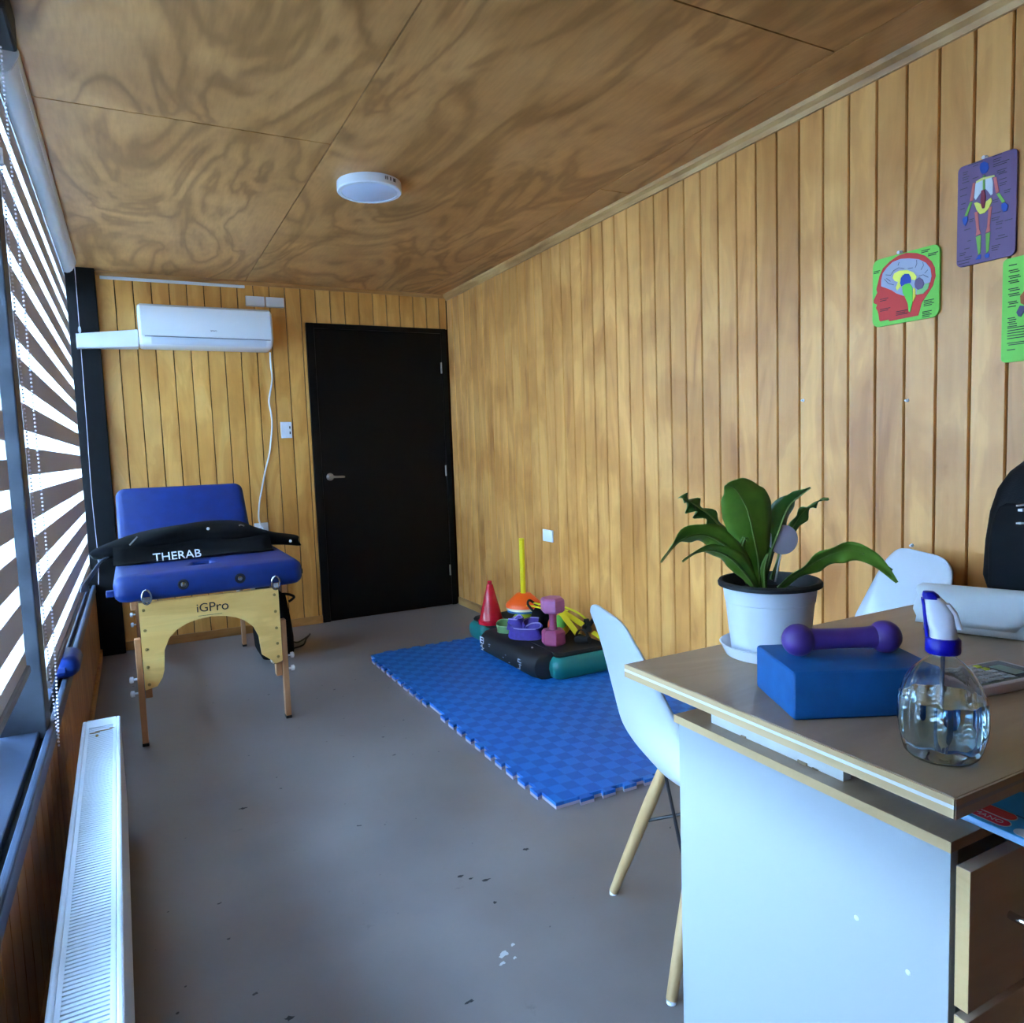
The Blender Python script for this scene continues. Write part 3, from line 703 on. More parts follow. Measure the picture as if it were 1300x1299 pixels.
# straps, zip pull and snaps
MB().ribbon(spline([(-2.30, -1.24, .745), (-2.335, -1.28, .728), (-2.375, -1.32, .68), (-2.405, -1.34, .635), (-2.410, -1.345, .605)], 4), (.35, 1, .2), .085, .004).build('strap', mat('grey strap', (112, 118, 128), .7), bag, smooth=True)
MB().tube(spline([(-2.18, -1.318, .835), (-2.20, -1.325, .815), (-2.215, -1.33, .80)], 4), .0035, 6).build('zip_pull', M_steelbr, bag, smooth=True)
MB().tube(spline([(-1.70, -1.285, .845), (-1.715, -1.29, .852), (-1.725, -1.29, .848)], 4), .0035, 6).build('zip_pull', M_steelbr, bag, smooth=True)
for (x, y, z) in ((-1.485, -1.325, .752), (-1.87, -1.302, .846)):
    s_ = MB().sphere((x, y, z), .0075, 12, 8).build('snap', M_whiteprint, bag, smooth=True)
# black case behind the right leg with its cable
cs = thing('carry_case', 'black upright bag on the floor behind the right leg of the massage table', 'bag', (-1.46, -.62, 0))
lp = []
for z, w, d in ((.002, .085, .19), (.03, .095, .20), (.12, .098, .205), (.24, .090, .20), (.34, .080, .185), (.42, .070, .17), (.50, .062, .15), (.53, .05, .12)):
    lp.append([(px, py, z) for px, py in rrect(2*w, 2*d*.8, .04, 5, -1.490-.15*z*.2, -.62)])
MB().loft(lp).build('case_body', M_blackcloth, cs, smooth=True, angle=60)
MB().tube(spline([(-1.415, -.66, .36), (-1.385, -.67, .352), (-1.365, -.67, .335), (-1.395, -.66, .31)], 5), .008, 8).build('case_handle', M_rubber, cs, smooth=True)
MB().tube(spline([(-1.40, -.52, .05), (-1.33, -.48, .008), (-1.24, -.36, .005), (-1.21, -.30, .005), (-1.26, -.42, .005), (-1.31, -.56, .005), (-1.40, -.62, .006)], 6), .005, 8).build('case_cable', M_rubber, cs, smooth=True)

# ------------------------------------------------------------------ puzzle mat (two tiles)
def mat_mat():
    m = bpy.data.materials.new('blue foam'); m.use_nodes = True; nt = m.node_tree; b = nt.nodes['Principled BSDF']
    geo = N(nt, 'ShaderNodeNewGeometry'); ch = N(nt, 'ShaderNodeTexChecker'); ch.inputs['Scale'].default_value = 1
    nt.links.new(mapped(nt, geo.outputs['Position'], (19, 19, 0)), ch.inputs['Vector'])
    ch.inputs['Color1'].default_value = lin((16, 92, 174)); ch.inputs['Color2'].default_value = lin((30, 112, 194))
    nt.links.new(ch.outputs[0], b.inputs['Base Color']); b.inputs['Roughness'].default_value = .5; b.inputs['Specular IOR Level'].default_value = .4
    ad = N(nt, 'ShaderNodeVectorMath', operation='ADD'); 
    w1 = N(nt, 'ShaderNodeTexWave'); w1.inputs['Scale'].default_value = 60; w1.bands_direction = 'X'; nt.links.new(geo.outputs['Position'], w1.inputs[0])
    w2 = N(nt, 'ShaderNodeTexWave'); w2.inputs['Scale'].default_value = 60; w2.bands_direction = 'Y'; nt.links.new(geo.outputs['Position'], w2.inputs[0])
    mx = mixc(nt, ch.outputs['Fac'], w1.outputs[0], w2.outputs[0])
    bp = N(nt, 'ShaderNodeBump'); bp.inputs['Strength'].default_value = .35; bp.inputs['Distance'].default_value = .002
    nt.links.new(mx, bp.inputs['Height']); nt.links.new(bp.outputs[0], b.inputs['Normal'])
    return m
M_mat = mat_mat(); M_matunder = mat('pinkish grey foam', (176, 160, 172), .7)
def edge_teeth(L, n, out):
    """jigsaw edge of length L along u from 0: list of (u, v); v>0 sticks out"""
    pts = []; w = L/n
    for i in range(n):
        c = (i+.5)*w
        if i % 2 == 0 and 0 < i < n-1 or (i % 2 == 0 and n > 2 and i not in (0, n-1)):
            pts += [(c-w*.42, 0), (c-w*.60, out), (c+w*.60, out), (c+w*.42, 0)]
    return pts
def tile_outline(x0, x1, y0, y1, teeth):
    """counter-clockwise: bottom (y0), right, top, left"""
    t = .020; out = []
    Lx, Ly = x1-x0, y1-y0
    out.append((x0, y0))
    if 'b' in teeth: out += [(x0+u, y0-v) for u, v in edge_teeth(Lx, 23, t)]
    out.append((x1, y0))
    out.append((x1, y1))
    if 't' in teeth: out += [(x1-u, y1+v) for u, v in edge_teeth(Lx, 23, t)]
    out.append((x0, y1))
    if 'l' in teeth: out += [(x0-v, y1-u) for u, v in edge_teeth(Ly, 23, t)]
    return out
for i, (y0, y1, te, lb) in enumerate(((-3.165, -2.122, 'bl', 'near blue jigsaw foam mat tile, between chair and step platform'), (-2.120, -1.085, 'tl', 'far blue jigsaw foam mat tile, under the step platform'))):
    t = thing('mat_tile', lb, 'mat', (-.52, (y0+y1)/2, 0), group='blue jigsaw mat tiles')
    ol = tile_outline(-1.030, -.020, y0, y1, te)
    MB().prism(ol, lambda x, y: (x, y, .011), lambda x, y: (x, y, .022)).build('top_layer', M_mat, t)
    u_ = MB().prism(ol, lambda x, y: (x, y, .0005), lambda x, y: (x, y, .011)).build('under_layer', M_matunder, t); u_['label'] = 'pinkish grey underside layer'
ZM = .022

# ------------------------------------------------------------------ step platform
M_teal = mat('teal plastic', (20, 112, 108), .4, bump=.1, bscale=500)
M_steptop = mat('black ribbed rubber', (14, 13, 15), .65, bump=.4, bscale=250)
sp = thing('step_platform', 'black aerobic step platform with teal end blocks on the blue mat', 'step', (-.22, -1.55, ZM))
def block(y0, y1, nm):
    x0, x1 = -.392, -.020; lp = []
    for z, ins in ((ZM, .022), (ZM+.012, .008), (ZM+.05, 0), (ZM+.085, .004), (ZM+.108, .022), (ZM+.113, .04)):
        lp.append([(a, b, z) for a, b in rrect(x1-x0-2*ins, y1-y0-2*ins, .045, 5, (x0+x1)/2, (y0+y1)/2)])
    MB().loft(lp).build(nm, M_teal, sp, smooth=True, angle=50)
block(-2.115, -1.90, 'end_block'); block(-1.27, -1.03, 'end_block')
lp = []
for z, ins in ((ZM+.10, .030), (ZM+.118, .026), (ZM+.130, .034)):
    lp.append([(a, b, z) for a, b in rrect(.372-2*ins, 1.085-2*ins, .03, 5, -.206, -1.5725)])
MB().loft(lp).build('top_plate', M_steptop, sp, smooth=True, angle=40)
# rounded front skirt
def sk(y, s):
    pr = [(-.36, .150), (-.41, .150), (-.445, .143), (-.470, .122), (-.482, .092), (-.480, .060), (-.466, .034), (-.440, ZM+.001), (-.36, ZM+.001)]
    return [(-.36 + (x+.36)*s, y, .088+(z-.088)*(1-(1-s)*.6) if z > ZM+.002 else z) for x, z in pr]
MB().loft([sk(-2.045, .66), sk(-2.035, .90), sk(-2.0, 1), sk(-1.44, 1), sk(-1.40, .92), sk(-1.39, .70)]).build('front_skirt', mat('black skirt', (12, 13, 17), .6, var=.2), sp, smooth=True, angle=50)
for y in (-1.50, -1.90):
    MB().sphere((-.405, y, .1505), .0055, 12, 8).build('rivet', M_steelbr, sp, smooth=True)
def skirt_marks(y, rows):
    mk = MB()
    for (dy, z, w, h) in rows:
        x = -.4835
        mk.box((x-.001, y+dy-w/2, z-h/2), (x+.004, y+dy+w/2, z+h/2))
    return mk
# worn white lettering, running top to bottom
mk = skirt_marks(-1.445, [(0, .118, .045, .004), (.02, .100, .004, .034), (0, .102, .030, .004), (-.02, .100, .004, .030), (0, .086, .040, .004), (.0, .070, .004, .016), (.012, .066, .018, .004), (-.012, .058, .018, .004), (.0, .048, .022, .003)])
mk.build('worn_lettering', M_whiteprint, sp)
mk = skirt_marks(-1.90, [(.006, .100, .026, .004), (.018, .092, .004, .018), (0, .086, .03, .004), (-.004, .074, .024, .004), (.0, .060, .004, .018), (.01, .050, .02, .003), (.16, .086, .010, .003), (.19, .066, .012, .003), (.12, .055, .012, .003), (.36, .098, .02, .003), (.36, .088, .014, .003)])
mk.build('worn_lettering', mat('worn grey print', (150, 156, 170), .7), sp)
ZS = ZM+.130

# ------------------------------------------------------------------ gear on the step
rc = thing('red_cone', 'tall glossy red training cone standing on the step', 'cone', (-.345, -1.29, ZS))
MB().lathe([(.076, 0), (.078, .012), (.077, .022), (.070, .026), (.062, .060), (.018, .232), (.014, .236), (.013, .252), (.009, .255)], (-.345, -1.29, ZS), 36).build('cone_body', mat('glossy red', (196, 22, 42), .25, coat=.3), rc, smooth=True, angle=35)
MB().lathe([(.0138, .229), (.0150, .231), (.0150, .236), (.0138, .238)], (-.345, -1.29, ZS), 24).build('cone_collar', mat('dark red', (150, 14, 30), .35), rc, smooth=True)
QX, QY = -.195, -1.43
yp = thing('yellow_pole', 'thin upright yellow training pole rising from the marker cones', 'pole', (QX, QY, ZS))
MB().tube([(QX-.002, QY, ZS+.004), (QX, QY, .655)], .0155, 16).build('pole_tube', M_yellow, yp, smooth=True, angle=30)
MB().lathe([(.0162, 0), (.0162, .012), (.012, .014)], (QX, QY, .648), 16).build('pole_cap', mat('yellow cap', (222, 206, 24), .5), yp, smooth=True)
def marker(nm, label, z, r, h, m, cap):
    t = thing(nm, label, 'cone', (QX, QY, z), 0, 'stacked marker cones')
    b = MB().lathe([(r-.004, 0), (r, .002), (r, .014), (r*.93, .026), (cap, h), (.0175, h+.002), (.0175, h-.006), (cap*.9, h-.008), (r*.86, .022), (r-.006, .012)], (QX, QY, z), 32, cap=False); b.build('cone_shell', m, t, smooth=True, angle=40); return t
marker('marker_cone', 'lime marker cone, lowest of the stack under the yellow pole', ZS, .086, .070, mat('lime plastic', (206, 224, 60), .45), .045)
marker('marker_cone', 'blue marker cone showing as a band under the orange one', ZS+.078, .098, .020, mat('blue plastic', (24, 96, 140), .45), .05)
marker('marker_cone', 'cream marker cone showing as a rim under the orange one', ZS+.092, .104, .022, mat('cream plastic', (232, 214, 176), .45), .05)
marker('marker_cone', 'orange marker cone on top of the stack around the yellow pole', ZS+.106, .106, .078, mat('orange plastic', (246, 92, 22), .42), .042)
# loops of resistance band
def band(nm, label, c, pts, w, m, m2, tilt=(0, .35, 1)):
    t = thing(nm, label, 'band', c, 0, 'exercise bands on the step')
    pp = spline([tuple(Vector(c)+Vector(p)) for p in pts], 5)
    MB().ribbon(pp, tilt, w, .0025).build('band_loop', m, t, smooth=True)
    d = Vector(tilt).normalized()
    MB().ribbon([p+d*(w/2) for p in pp], tilt, .006, .0045).build('band_edge', m2, t, smooth=True)
    return t
def sc_(L, k, h): return [(a*k, b*k, c*h) for a, b, c in L]
band('green_band', 'pale green exercise band loop lying beside the purple band', (-.352, -1.515, ZS+.024), sc_([(-.075, -.02, -.004), (-.05, -.085, 0), (0, -.10, .0), (.05, -.07, 0), (.055, -.02, .006), (.02, .02, .016), (-.03, .035, .018), (-.07, .01, .006), (-.075, -.02, -.004)], .85, 1), .038, mat('green band', (100, 136, 84), .6), mat('green band edge', (136, 164, 110), .6))
band('purple_band', 'purple fabric resistance band folded on the step', (-.335, -1.715, ZS+.040), sc_([(-.105, .11, .03), (-.06, .05, .03), (-.02, .04, .04), (-.03, .09, .046), (-.09, .10, .01), (-.115, .02, -.006), (-.06, -.06, -.008), (.03, -.115, -.006), (.06, -.09, .016), (.02, -.03, .012), (-.03, -.02, .0), (-.01, .04, .02), (.05, .05, .03), (.10, .0, .03)], .72, 1), .060, mat('purple fabric', (58, 38, 128), .7, var=.15, vscale=60), mat('lilac band edge', (142, 130, 184), .7), (.35, .25, 1))
# hex dumbbell standing on end
hx = thing('hex_dumbbell', 'mauve hexagonal dumbbell standing on end on the step', 'dumbbell', (-.285, -1.915, ZS))
M_mauve = mat('mauve vinyl', (150, 62, 98), .5, var=.12, vscale=25); M_mauve2 = mat('light mauve vinyl', (164, 92, 132), .5, var=.1, vscale=25)
def hexhead(z0, z1, m, nm):
    lp = []
    for z, s in ((z0, .80), (z0+.012, 1), (z1-.012, 1), (z1, .80)):
        lp.append([(-.285+.066*s*math.cos(math.radians(60*k+12)), -1.915+.066*s*math.sin(math.radians(60*k+12)), z) for k in range(6)])
    MB().loft(lp).build(nm, m, hx, .003)
hexhead(ZS, ZS+.083, M_mauve, 'lower_head'); hexhead(ZS+.172, ZS+.252, M_mauve2, 'upper_head')
MB().lathe([(.026, .078), (.020, .095), (.019, .125), (.020, .155), (.026, .178)], (-.285, -1.915, ZS), 20).build('handle', M_mauve, hx, smooth=True)
# small ball behind it
def ball_mat():
    m = bpy.data.materials.new('patchwork ball'); m.use_nodes = True; nt = m.node_tree; b = nt.nodes['Principled BSDF']
    tc = N(nt, 'ShaderNodeTexCoord'); v = N(nt, 'ShaderNodeTexVoronoi'); v.inputs['Scale'].default_value = 16; nt.links.new(tc.outputs['Object'], v.inputs[0])
    sx = N(nt, 'ShaderNodeSeparateColor'); nt.links.new(v.outputs['Color'], sx.inputs[0])
    r = ramp(nt, [(0, lin((226, 190, 40))), (.28, lin((230, 92, 40))), (.5, lin((96, 170, 70))), (.7, lin((214, 110, 180))), (.85, lin((228, 200, 60)))]); r.color_ramp.interpolation = 'CONSTANT'
    nt.links.new(sx.outputs[0], r.inputs[0]); nt.links.new(r.outputs[0], b.inputs['Base Color']); b.inputs['Roughness'].default_value = .45; return m
bl = thing('patchwork_ball', 'small ball in yellow, orange, green and pink behind the mauve dumbbell', 'ball', (-.175, -1.79, ZS))
MB().sphere((-.175, -1.79, ZS+.062), .062, 28, 18).build('ball_skin', ball_mat(), bl, smooth=True)
MB().lathe([(.005, 0), (.005, .001), (.003, .0015)], (-.175, -1.79, ZS+.1235), 12).build('ball_valve', M_white, bl)
# black pouch
po = thing('black_pouch', 'black cloth pouch slumped between orange marker cone and mauve dumbbell', 'pouch', (-.225, -1.63, ZS))
lp = []
for i, (z, w, d) in enumerate(((0, .09, .10), (.02, .10, .115), (.06, .095, .11), (.10, .08, .095), (.125, .055, .07), (.135, .03, .04))):
    lp.append([(-.175+w*.72*math.cos(t)*(1+.1*math.sin(3*t+i)), -1.615+d*.72*math.sin(t)*(1+.1*math.cos(4*t-i)), ZS+z) for t in [2*math.pi*k/20 for k in range(20)]])
MB().loft(lp).build('pouch_body', M_blackcloth, po, smooth=True, angle=70)
MB().tube(spline([(-.24, -1.62, ZS+.12), (-.26, -1.60, ZS+.155), (-.22, -1.55, ZS+.165), (-.18, -1.57, ZS+.13)], 6), .007, 8).build('pouch_loop', M_rubber, po, smooth=True)
# suspension straps
tr = thing('suspension_trainer', 'yellow and black suspension straps with handles heaped on the step', 'straps', (-.12, -1.95, ZS))
def strap(pts, w, nm='yellow_strap', m=None, d=(1, .25, .35)):
    MB().ribbon(spline(pts, 5), d, w, .003).build(nm, m or M_yellowst, tr, smooth=True)
strap([(-.255, -1.575, ZS+.145), (-.215, -1.64, ZS+.140), (-.185, -1.72, ZS+.132), (-.15, -1.80, ZS+.132)], .014)
strap([(-.20, -1.56, ZS+.150), (-.16, -1.66, ZS+.140), (-.12, -1.80, ZS+.135)], .013)
strap([(-.14, -1.74, ZS+.132), (-.115, -1.82, ZS+.105), (-.085, -1.89, ZS+.070)], .036)
strap([(-.165, -1.80, ZS+.130), (-.157, -1.87, ZS+.085), (-.152, -1.94, ZS+.040)], .034)
strap([(-.09, -1.72, ZS+.138), (-.06, -1.80, ZS+.118), (-.04, -1.87, ZS+.085)], .012)
strap([(-.085, -1.985, ZS+.050), (-.065, -2.03, ZS+.026), (-.058, -2.06, ZS+.010)], .028)
for (x, y, z, a) in ((-.068, -1.905, ZS+.052, .3), (-.150, -1.985, ZS+.022, .9)):
    g_ = MB().tube([(-.05, 0, 0), (-.045, 0, 0), (.045, 0, 0), (.05, 0, 0)], [.014, .018, .018, .014], 14); g_.xform(Matrix.Translation((x, y, z)) @ Matrix.Rotation(a+.9, 4, 'Z') @ Matrix.Rotation(.15, 4, 'Y'))
    g_.build('foam_grip', M_rubber, tr, smooth=True, angle=50)
    pts = [(x+.045*math.cos(t*math.pi/8)*math.cos(a+.9), y+.045*math.cos(t*math.pi/8)*math.sin(a+.9), z+.052*math.sin(t*math.pi/8)) for t in range(9)]
    MB().ribbon(pts, (math.sin(a+.9), -math.cos(a+.9), 0), .020, .003).build('handle_loop', M_rubber, tr, smooth=True)
MB().tube(spline([(-.06, -1.90, ZS+.05), (-.035, -1.93, ZS+.105), (-.025, -1.97, ZS+.10), (-.045, -2.00, ZS+.03)], 6), .011, 8).build('black_loop', M_rubber, tr, smooth=True)

# ------------------------------------------------------------------ chairs
M_shell = mat('white shell plastic', (192, 198, 208), .34)
M_cleg = wood('beech chair leg', (206, 172, 126), (190, 154, 108), (168, 130, 86), 2, .5, stain=.15, piece=False)
M_wire = mat('black wire', (24, 26, 32), .4)
def make_chair(label, loc, rz, zs=1.0, back=0.0):
    t = thing('shell_chair', label, 'chair', loc, rz, 'white shell chairs')
    # side profile: (forward y', z, half width); local +y is forward
    prof = [(.215, .425, .185), (.205, .438, .205), (.15, .440, .222), (.06, .428, .232), (-.03, .420, .236), (-.10, .426, .236), (-.155, .448, .234), (-.190, .490, .232), (-.212, .545, .228), (-.228, .61, .220), (-.240, .675, .210), (-.250, .735, .198), (-.258, .785, .178), (-.263, .812, .150), (-.266, .826, .118), (-.267, .832, .075)]
    pts = spline([(p[0], p[1], p[2]) for p in prof], 3); rows = []; nx = 18
    n = len(pts)
    for i, p in enumerate(pts):
        s = i/(n-1); row = []
        curl_up = .050*(1-min(1, max(0, (p.y-.44)/.10))) * min(1, s*6+.2)
        curl_fw = .055*min(1, max(0, (p.y-.44)/.12)) * (1 - 1.0*min(1, max(0, (p.y-.60)/.20)))
        for k in range(nx+1):
            u = -1 + 2*k/nx; e = abs(u)**3.2
            row.append((p.z*.93*u, p.x - back + curl_fw*e, (p.y + curl_up*e)*zs))
        rows.append(row)
    sh = MB().grid(rows).build('shell', M_shell, t, smooth=True, local=True, angle=80)
    md = sh.modifiers.new('thickness', 'SOLIDIFY'); md.thickness = .006; md.offset = -1
    feet = {(-1, 1): (-.215, .20), (1, 1): (.215, .20), (-1, -1): (-.195, -.235), (1, -1): (.195, -.235)}
    tops = {}
    for (sx, sy), (fx, fy) in feet.items():
        tp = Vector((sx*.105, .095 if sy > 0 else -.115, .400*zs)); tops[(sx, sy)] = tp; ft = Vector((fx, fy, .006))
        d = ft-tp
        lg = MB().tube([tp+d*q for q in (0, .06, .3, .7, 1)], [.0125, .015, .0165, .0145, .0115], 14).build('leg', M_cleg, t, smooth=True, local=True, angle=50)
        MB().tube([(fx, fy, 0), (fx, fy, .008)], .011, 12).build('foot_glide', M_whitepl, lg, smooth=True, local=True, angle=50)
    w = lambda a, b, nm: MB().tube([a, b], .0042, 8).build(nm, M_wire, t, smooth=True, local=True)
    P_ = lambda k, q: tops[k] + (Vector((*feet[k], .006))-tops[k])*q
    for a, b in (((-1, 1), (1, -1)), ((1, 1), (-1, -1))):
        w(P_(a, .45), P_(b, .02), 'cross_wire'); w(P_(a, .02), P_(b, .45), 'cross_wire')
    for a, b in (((-1, -1), (1, -1)), ((-1, 1), (1, 1)), ((-1, -1), (-1, 1)), ((1, -1), (1, 1))):
        w(P_(a, .05), P_(b, .45), 'side_wire')
    for k in tops:
        w(P_(k, .03), (tops[k].x*.9, tops[k].y*.9, .424*zs), 'seat_mount')
        w(P_(k, .03), (0, tops[k].y*.4, .402*zs), 'frame_wire')
    return t
# local +y forward; rz turns +y to the facing direction
def face(dx, dy): return math.atan2(-dx, dy)
make_chair('white shell chair with wooden legs at the desk corner nearest the blue mat', (-.966, -3.883, 0), face(.955, -.30), .967, .030)
make_chair('white shell chair whose back shows between plant and black backpack', (-.345, -3.683, 0), face(-.90, .44))

# ------------------------------------------------------------------ desk
dk = thing('desk', 'light oak desk top with a pale edge band over a white side panel', 'desk', (-.68, -4.32, 0))
DXL, DXR, DYN, DYF, DT = -1.344, -.004, -4.645, -3.99, .75
MB().box((DXL+.002, DYN+.002, DT-.026), (DXR, DYF-.002, DT)).build('desk_top', M_desk, dk, .0012)
for (z0, z1, m, nm) in ((DT-.0095, DT-.001, M_edge, 'edge_band'), (DT-.0145, DT-.0095, mat('white edge line', (228, 226, 224), .5), 'edge_line'), (DT-.026, DT-.0145, M_edge, 'edge_band')):
    MB().box((DXL-.0005, DYN, z0), (DXL+.002, DYF, z1)).build(nm, m, dk)
    m2 = M_desk if m is M_edge else mat('shaded edge line', (150, 142, 138), .5)  # near edge lies in shade: shade put into darker band and line colours
    MB().box((DXL-.0005, DYN-.0008, z0), (DXR, DYN+.002, z1)).build(nm, m2, dk)
CX0, CX1, CYN, CYF, CZ = -1.300, -1.0, -4.614, -4.085, .668
# white beam between top and cabinet
MB().box((-1.272, -4.435, CZ), (-1.254, -4.155, DT-.026)).build('support_beam', mat('chipped white board', (206, 206, 204), .5, var=.08), dk, .001)
MB().box((-1.045, -4.435, CZ), (-1.027, -4.155, DT-.026)).build('support_beam', mat('chipped white board', (206, 206, 204), .5, var=.08), dk, .001)
ch_ = MB()
for (x, y, z, a) in ((-1.2725, -4.235, CZ+.003, .006), (-1.2725, -4.36, CZ+.004, .010), (-1.2725, -4.385, CZ+.002, .006)): ch_.box((x-.002, y-a, CZ), (x+.002, y+a*.8, z))
ch_.build('chipped_edge', mat('chipboard chips', (150, 132, 108), .9), dk)
# far leg panel
MB().box((-.05, -4.60, 0), (-.03, -4.05, DT-.026)).build('leg_panel', mat('white melamine', (166, 174, 182), .38), dk, .001)
cab = thing('drawer_cabinet', 'white drawer cabinet with an oak top board and oak drawer fronts under the desk', 'cabinet', (-1.08, -4.35, 0))
MB().box((CX0, CYN, CZ-.015), (CX1, CYF, CZ)).build('top_board', M_desk, cab, .0008)
MB().box((CX0-.0008, CYN, CZ-.0148), (CX0+.001, CYF, CZ-.0004)).build('top_edge_band', M_edge, cab)
sp_ = MB().box((CX0+.006, CYN+.004, 0), (CX0+.022, CYF-.006, CZ-.0155)).build('side_panel', mat('white melamine', (166, 174, 182), .38), cab, .0008)
for (y, z) in ((-4.475, .484), (-4.555, .452)):
    MB().sphere((CX0+.006, y, z), .0042, 12, 8, (.4, 1, 1)).build('screw_cover', M_whitepl, sp_, smooth=True)
MB().box((CX1-.022, CYN+.004, 0), (CX1-.006, CYF-.006, CZ-.0155)).build('side_panel', mat('white melamine', (166, 174, 182), .38), cab, .0008)
MB().box((CX0+.022, CYF-.022, 0), (CX1-.022, CYF-.008, CZ-.0155)).build('back_panel', mat('white melamine', (166, 174, 182), .38), cab)
MB().box((CX0+.022, CYN+.004, .0), (CX1-.022, CYN+.03, .06)).build('plinth', M_black, cab)
zt = .634
for k in range(3):
    zb = zt-.190
    dr = MB().box((CX0+.012, CYN-.018, zb), (CX1-.012, CYN, zt)).build('drawer', M_deskv, cab, .0008)
    MB().box((CX0+.0112, CYN-.0178, zb+.0005), (CX0+.0128, CYN-.0004, zt-.0005)).build('drawer_edge', M_edge, dr)
    MB().box((CX0+.035, CYN, zb+.01), (CX1-.035, CYF-.05, zt-.05)).build('drawer_box', M_white, dr)
    zc = zt-.086
    xa, xb = -1.20, -1.10
    MB().tube(spline([(xa, CYN-.018, zc), (xa, CYN-.036, zc), (xa+.012, CYN-.044, zc), (xb-.012, CYN-.044, zc), (xb, CYN-.036, zc), (xb, CYN-.018, zc)], 4), .0055, 10).build('drawer_handle', M_chrome, dr, smooth=True)
    zt = zb-.012

# glove box under the desk top
gb = thing('glove_box', 'flat blue card box with red labels sticking out from under the desk top', 'box', (-1.12, -4.55, CZ))
gx = Vector((-.03, -1, 0)).normalized(); gy = Vector((1, -.03, 0)).normalized(); go = Vector((-1.230, -4.44, CZ+.0005))
Mg = frame_M(go, gx, gy)
M_gbox = mat('blue card', (60, 178, 236), .4)
MB().box((0, 0, 0), (.27, .125, .010), Mg).build('box_body', M_gbox, gb, .001)
MB().box((0.0005, -.0006, .001), (.2695, .0008, .0092), Mg).build('box_edge', mat('pale blue card', (140, 186, 232), .5), gb)
def oval(cx, cy, w, h, z, m, nm, par, zz=.0004):
    pts = rrect(w, h, h*.48, 6, cx, cy)
    return MB().prism(pts, lambda a, b: tuple(Mg @ Vector((a, b, z))), lambda a, b: tuple(Mg @ Vector((a, b, z+zz)))).build(nm, m, par)
oval(.172, .0175, .056, .021, .010, M_whiteprint, 'label_border', gb, .0003); oval(.172, .0175, .053, .0185, .010, mat('red label', (240, 54, 86), .5), 'red_label', gb, .0005)
oval(.168, .0400, .054, .023, .010, M_whiteprint, 'label_border', gb, .0003); oval(.168, .0400, .051, .0205, .010, mat('orange red label', (244, 84, 76), .5), 'red_label', gb, .0005)
oval(.224, .0140, .034, .021, .010, M_whiteprint, 'white_label', gb, .0004)
text_mesh('MANO', .0125, frame_M(Mg @ Vector((.172, .0172, .0107)), gx, gy), M_whiteprint, gb, 'lettering', .0001)
text_mesh('C', .014, frame_M(Mg @ Vector((.228, .0140, .0106)), gx, gy), mat('blue print', (40, 90, 170), .5), gb, 'lettering', .0001)
MB().box((.188, .050, .010), (.212, .053, .0103), Mg).build('print_line', mat('dark blue print', (20, 100, 160), .5), gb)

# ------------------------------------------------------------------ potted fern
PC = Vector((-1.066, -4.103, DT))
pt = thing('potted_fern', "bird's nest fern with broad leaves in a white pot on a saucer", 'plant', tuple(PC))
MB().lathe([(.080, .0005), (.086, .003), (.094, .020), (.098, .026), (.095, .027), (.088, .018), (.078, .006), (.03, .0055)], tuple(PC), 40).build('saucer', M_whitepl, pt, smooth=True, angle=40)
pot = MB().lathe([(.070, .006), (.074, .010), (.080, .06), (.085, .112), (.0865, .113), (.0872, .118), (.0900, .141), (.095, .143), (.095, .150)], tuple(PC), 40, cap=False)
pot.build('pot', mat('white pot', (200, 206, 216), .35), pt, smooth=True, angle=30)
MB().lathe([(.0955, .1425), (.0995, .1435), (.1000, .150), (.097, .154), (.092, .154), (.089, .146), (.083, .10), (.078, .095)], tuple(PC), 40, cap=False).build('pot_rim', mat('black rim', (20, 20, 24), .6), pt, smooth=True, angle=35)
MB().lathe([(.078, .10), (.0815, .128), (.05, .134), (.02, .137)], tuple(PC), 24).build('soil', mat('dark soil', (12, 10, 9), .95, bump=.8, bscale=120), pt, smooth=True)
RD = Vector((.887, -.461, 0)); FD = Vector((.461, .887, 0))
def leaf_mat(name, c1, c2, rough=.32):
    m = bpy.data.materials.new(name); m.use_nodes = True; nt = m.node_tree; b = nt.nodes['Principled BSDF']
    tc = N(nt, 'ShaderNodeTexCoord'); n = N(nt, 'ShaderNodeTexNoise'); n.inputs['Scale'].default_value = 22; n.inputs['Detail'].default_value = 4; nt.links.new(tc.outputs['Object'], n.inputs[0])
    r = ramp(nt, [(.3, lin(c1)), (.7, lin(c2))]); nt.links.new(n.outputs[0], r.inputs[0]); nt.links.new(r.outputs[0], b.inputs['Base Color'])
    b.inputs['Roughness'].default_value = rough; b.inputs['Subsurface Weight'].default_value = 0
    return m
M_leaf = leaf_mat('fern leaf', (72, 112, 30), (104, 142, 48), .36); M_leafd = leaf_mat('dark fern leaf', (46, 86, 30), (76, 114, 44), .36); M_rib = leaf_mat('leaf rib', (96, 124, 56), (120, 142, 74))
def px(u, v, w): return PC + RD*((u-978)/630) + FD*w + Vector((0, 0, .152+(742-v)/630))
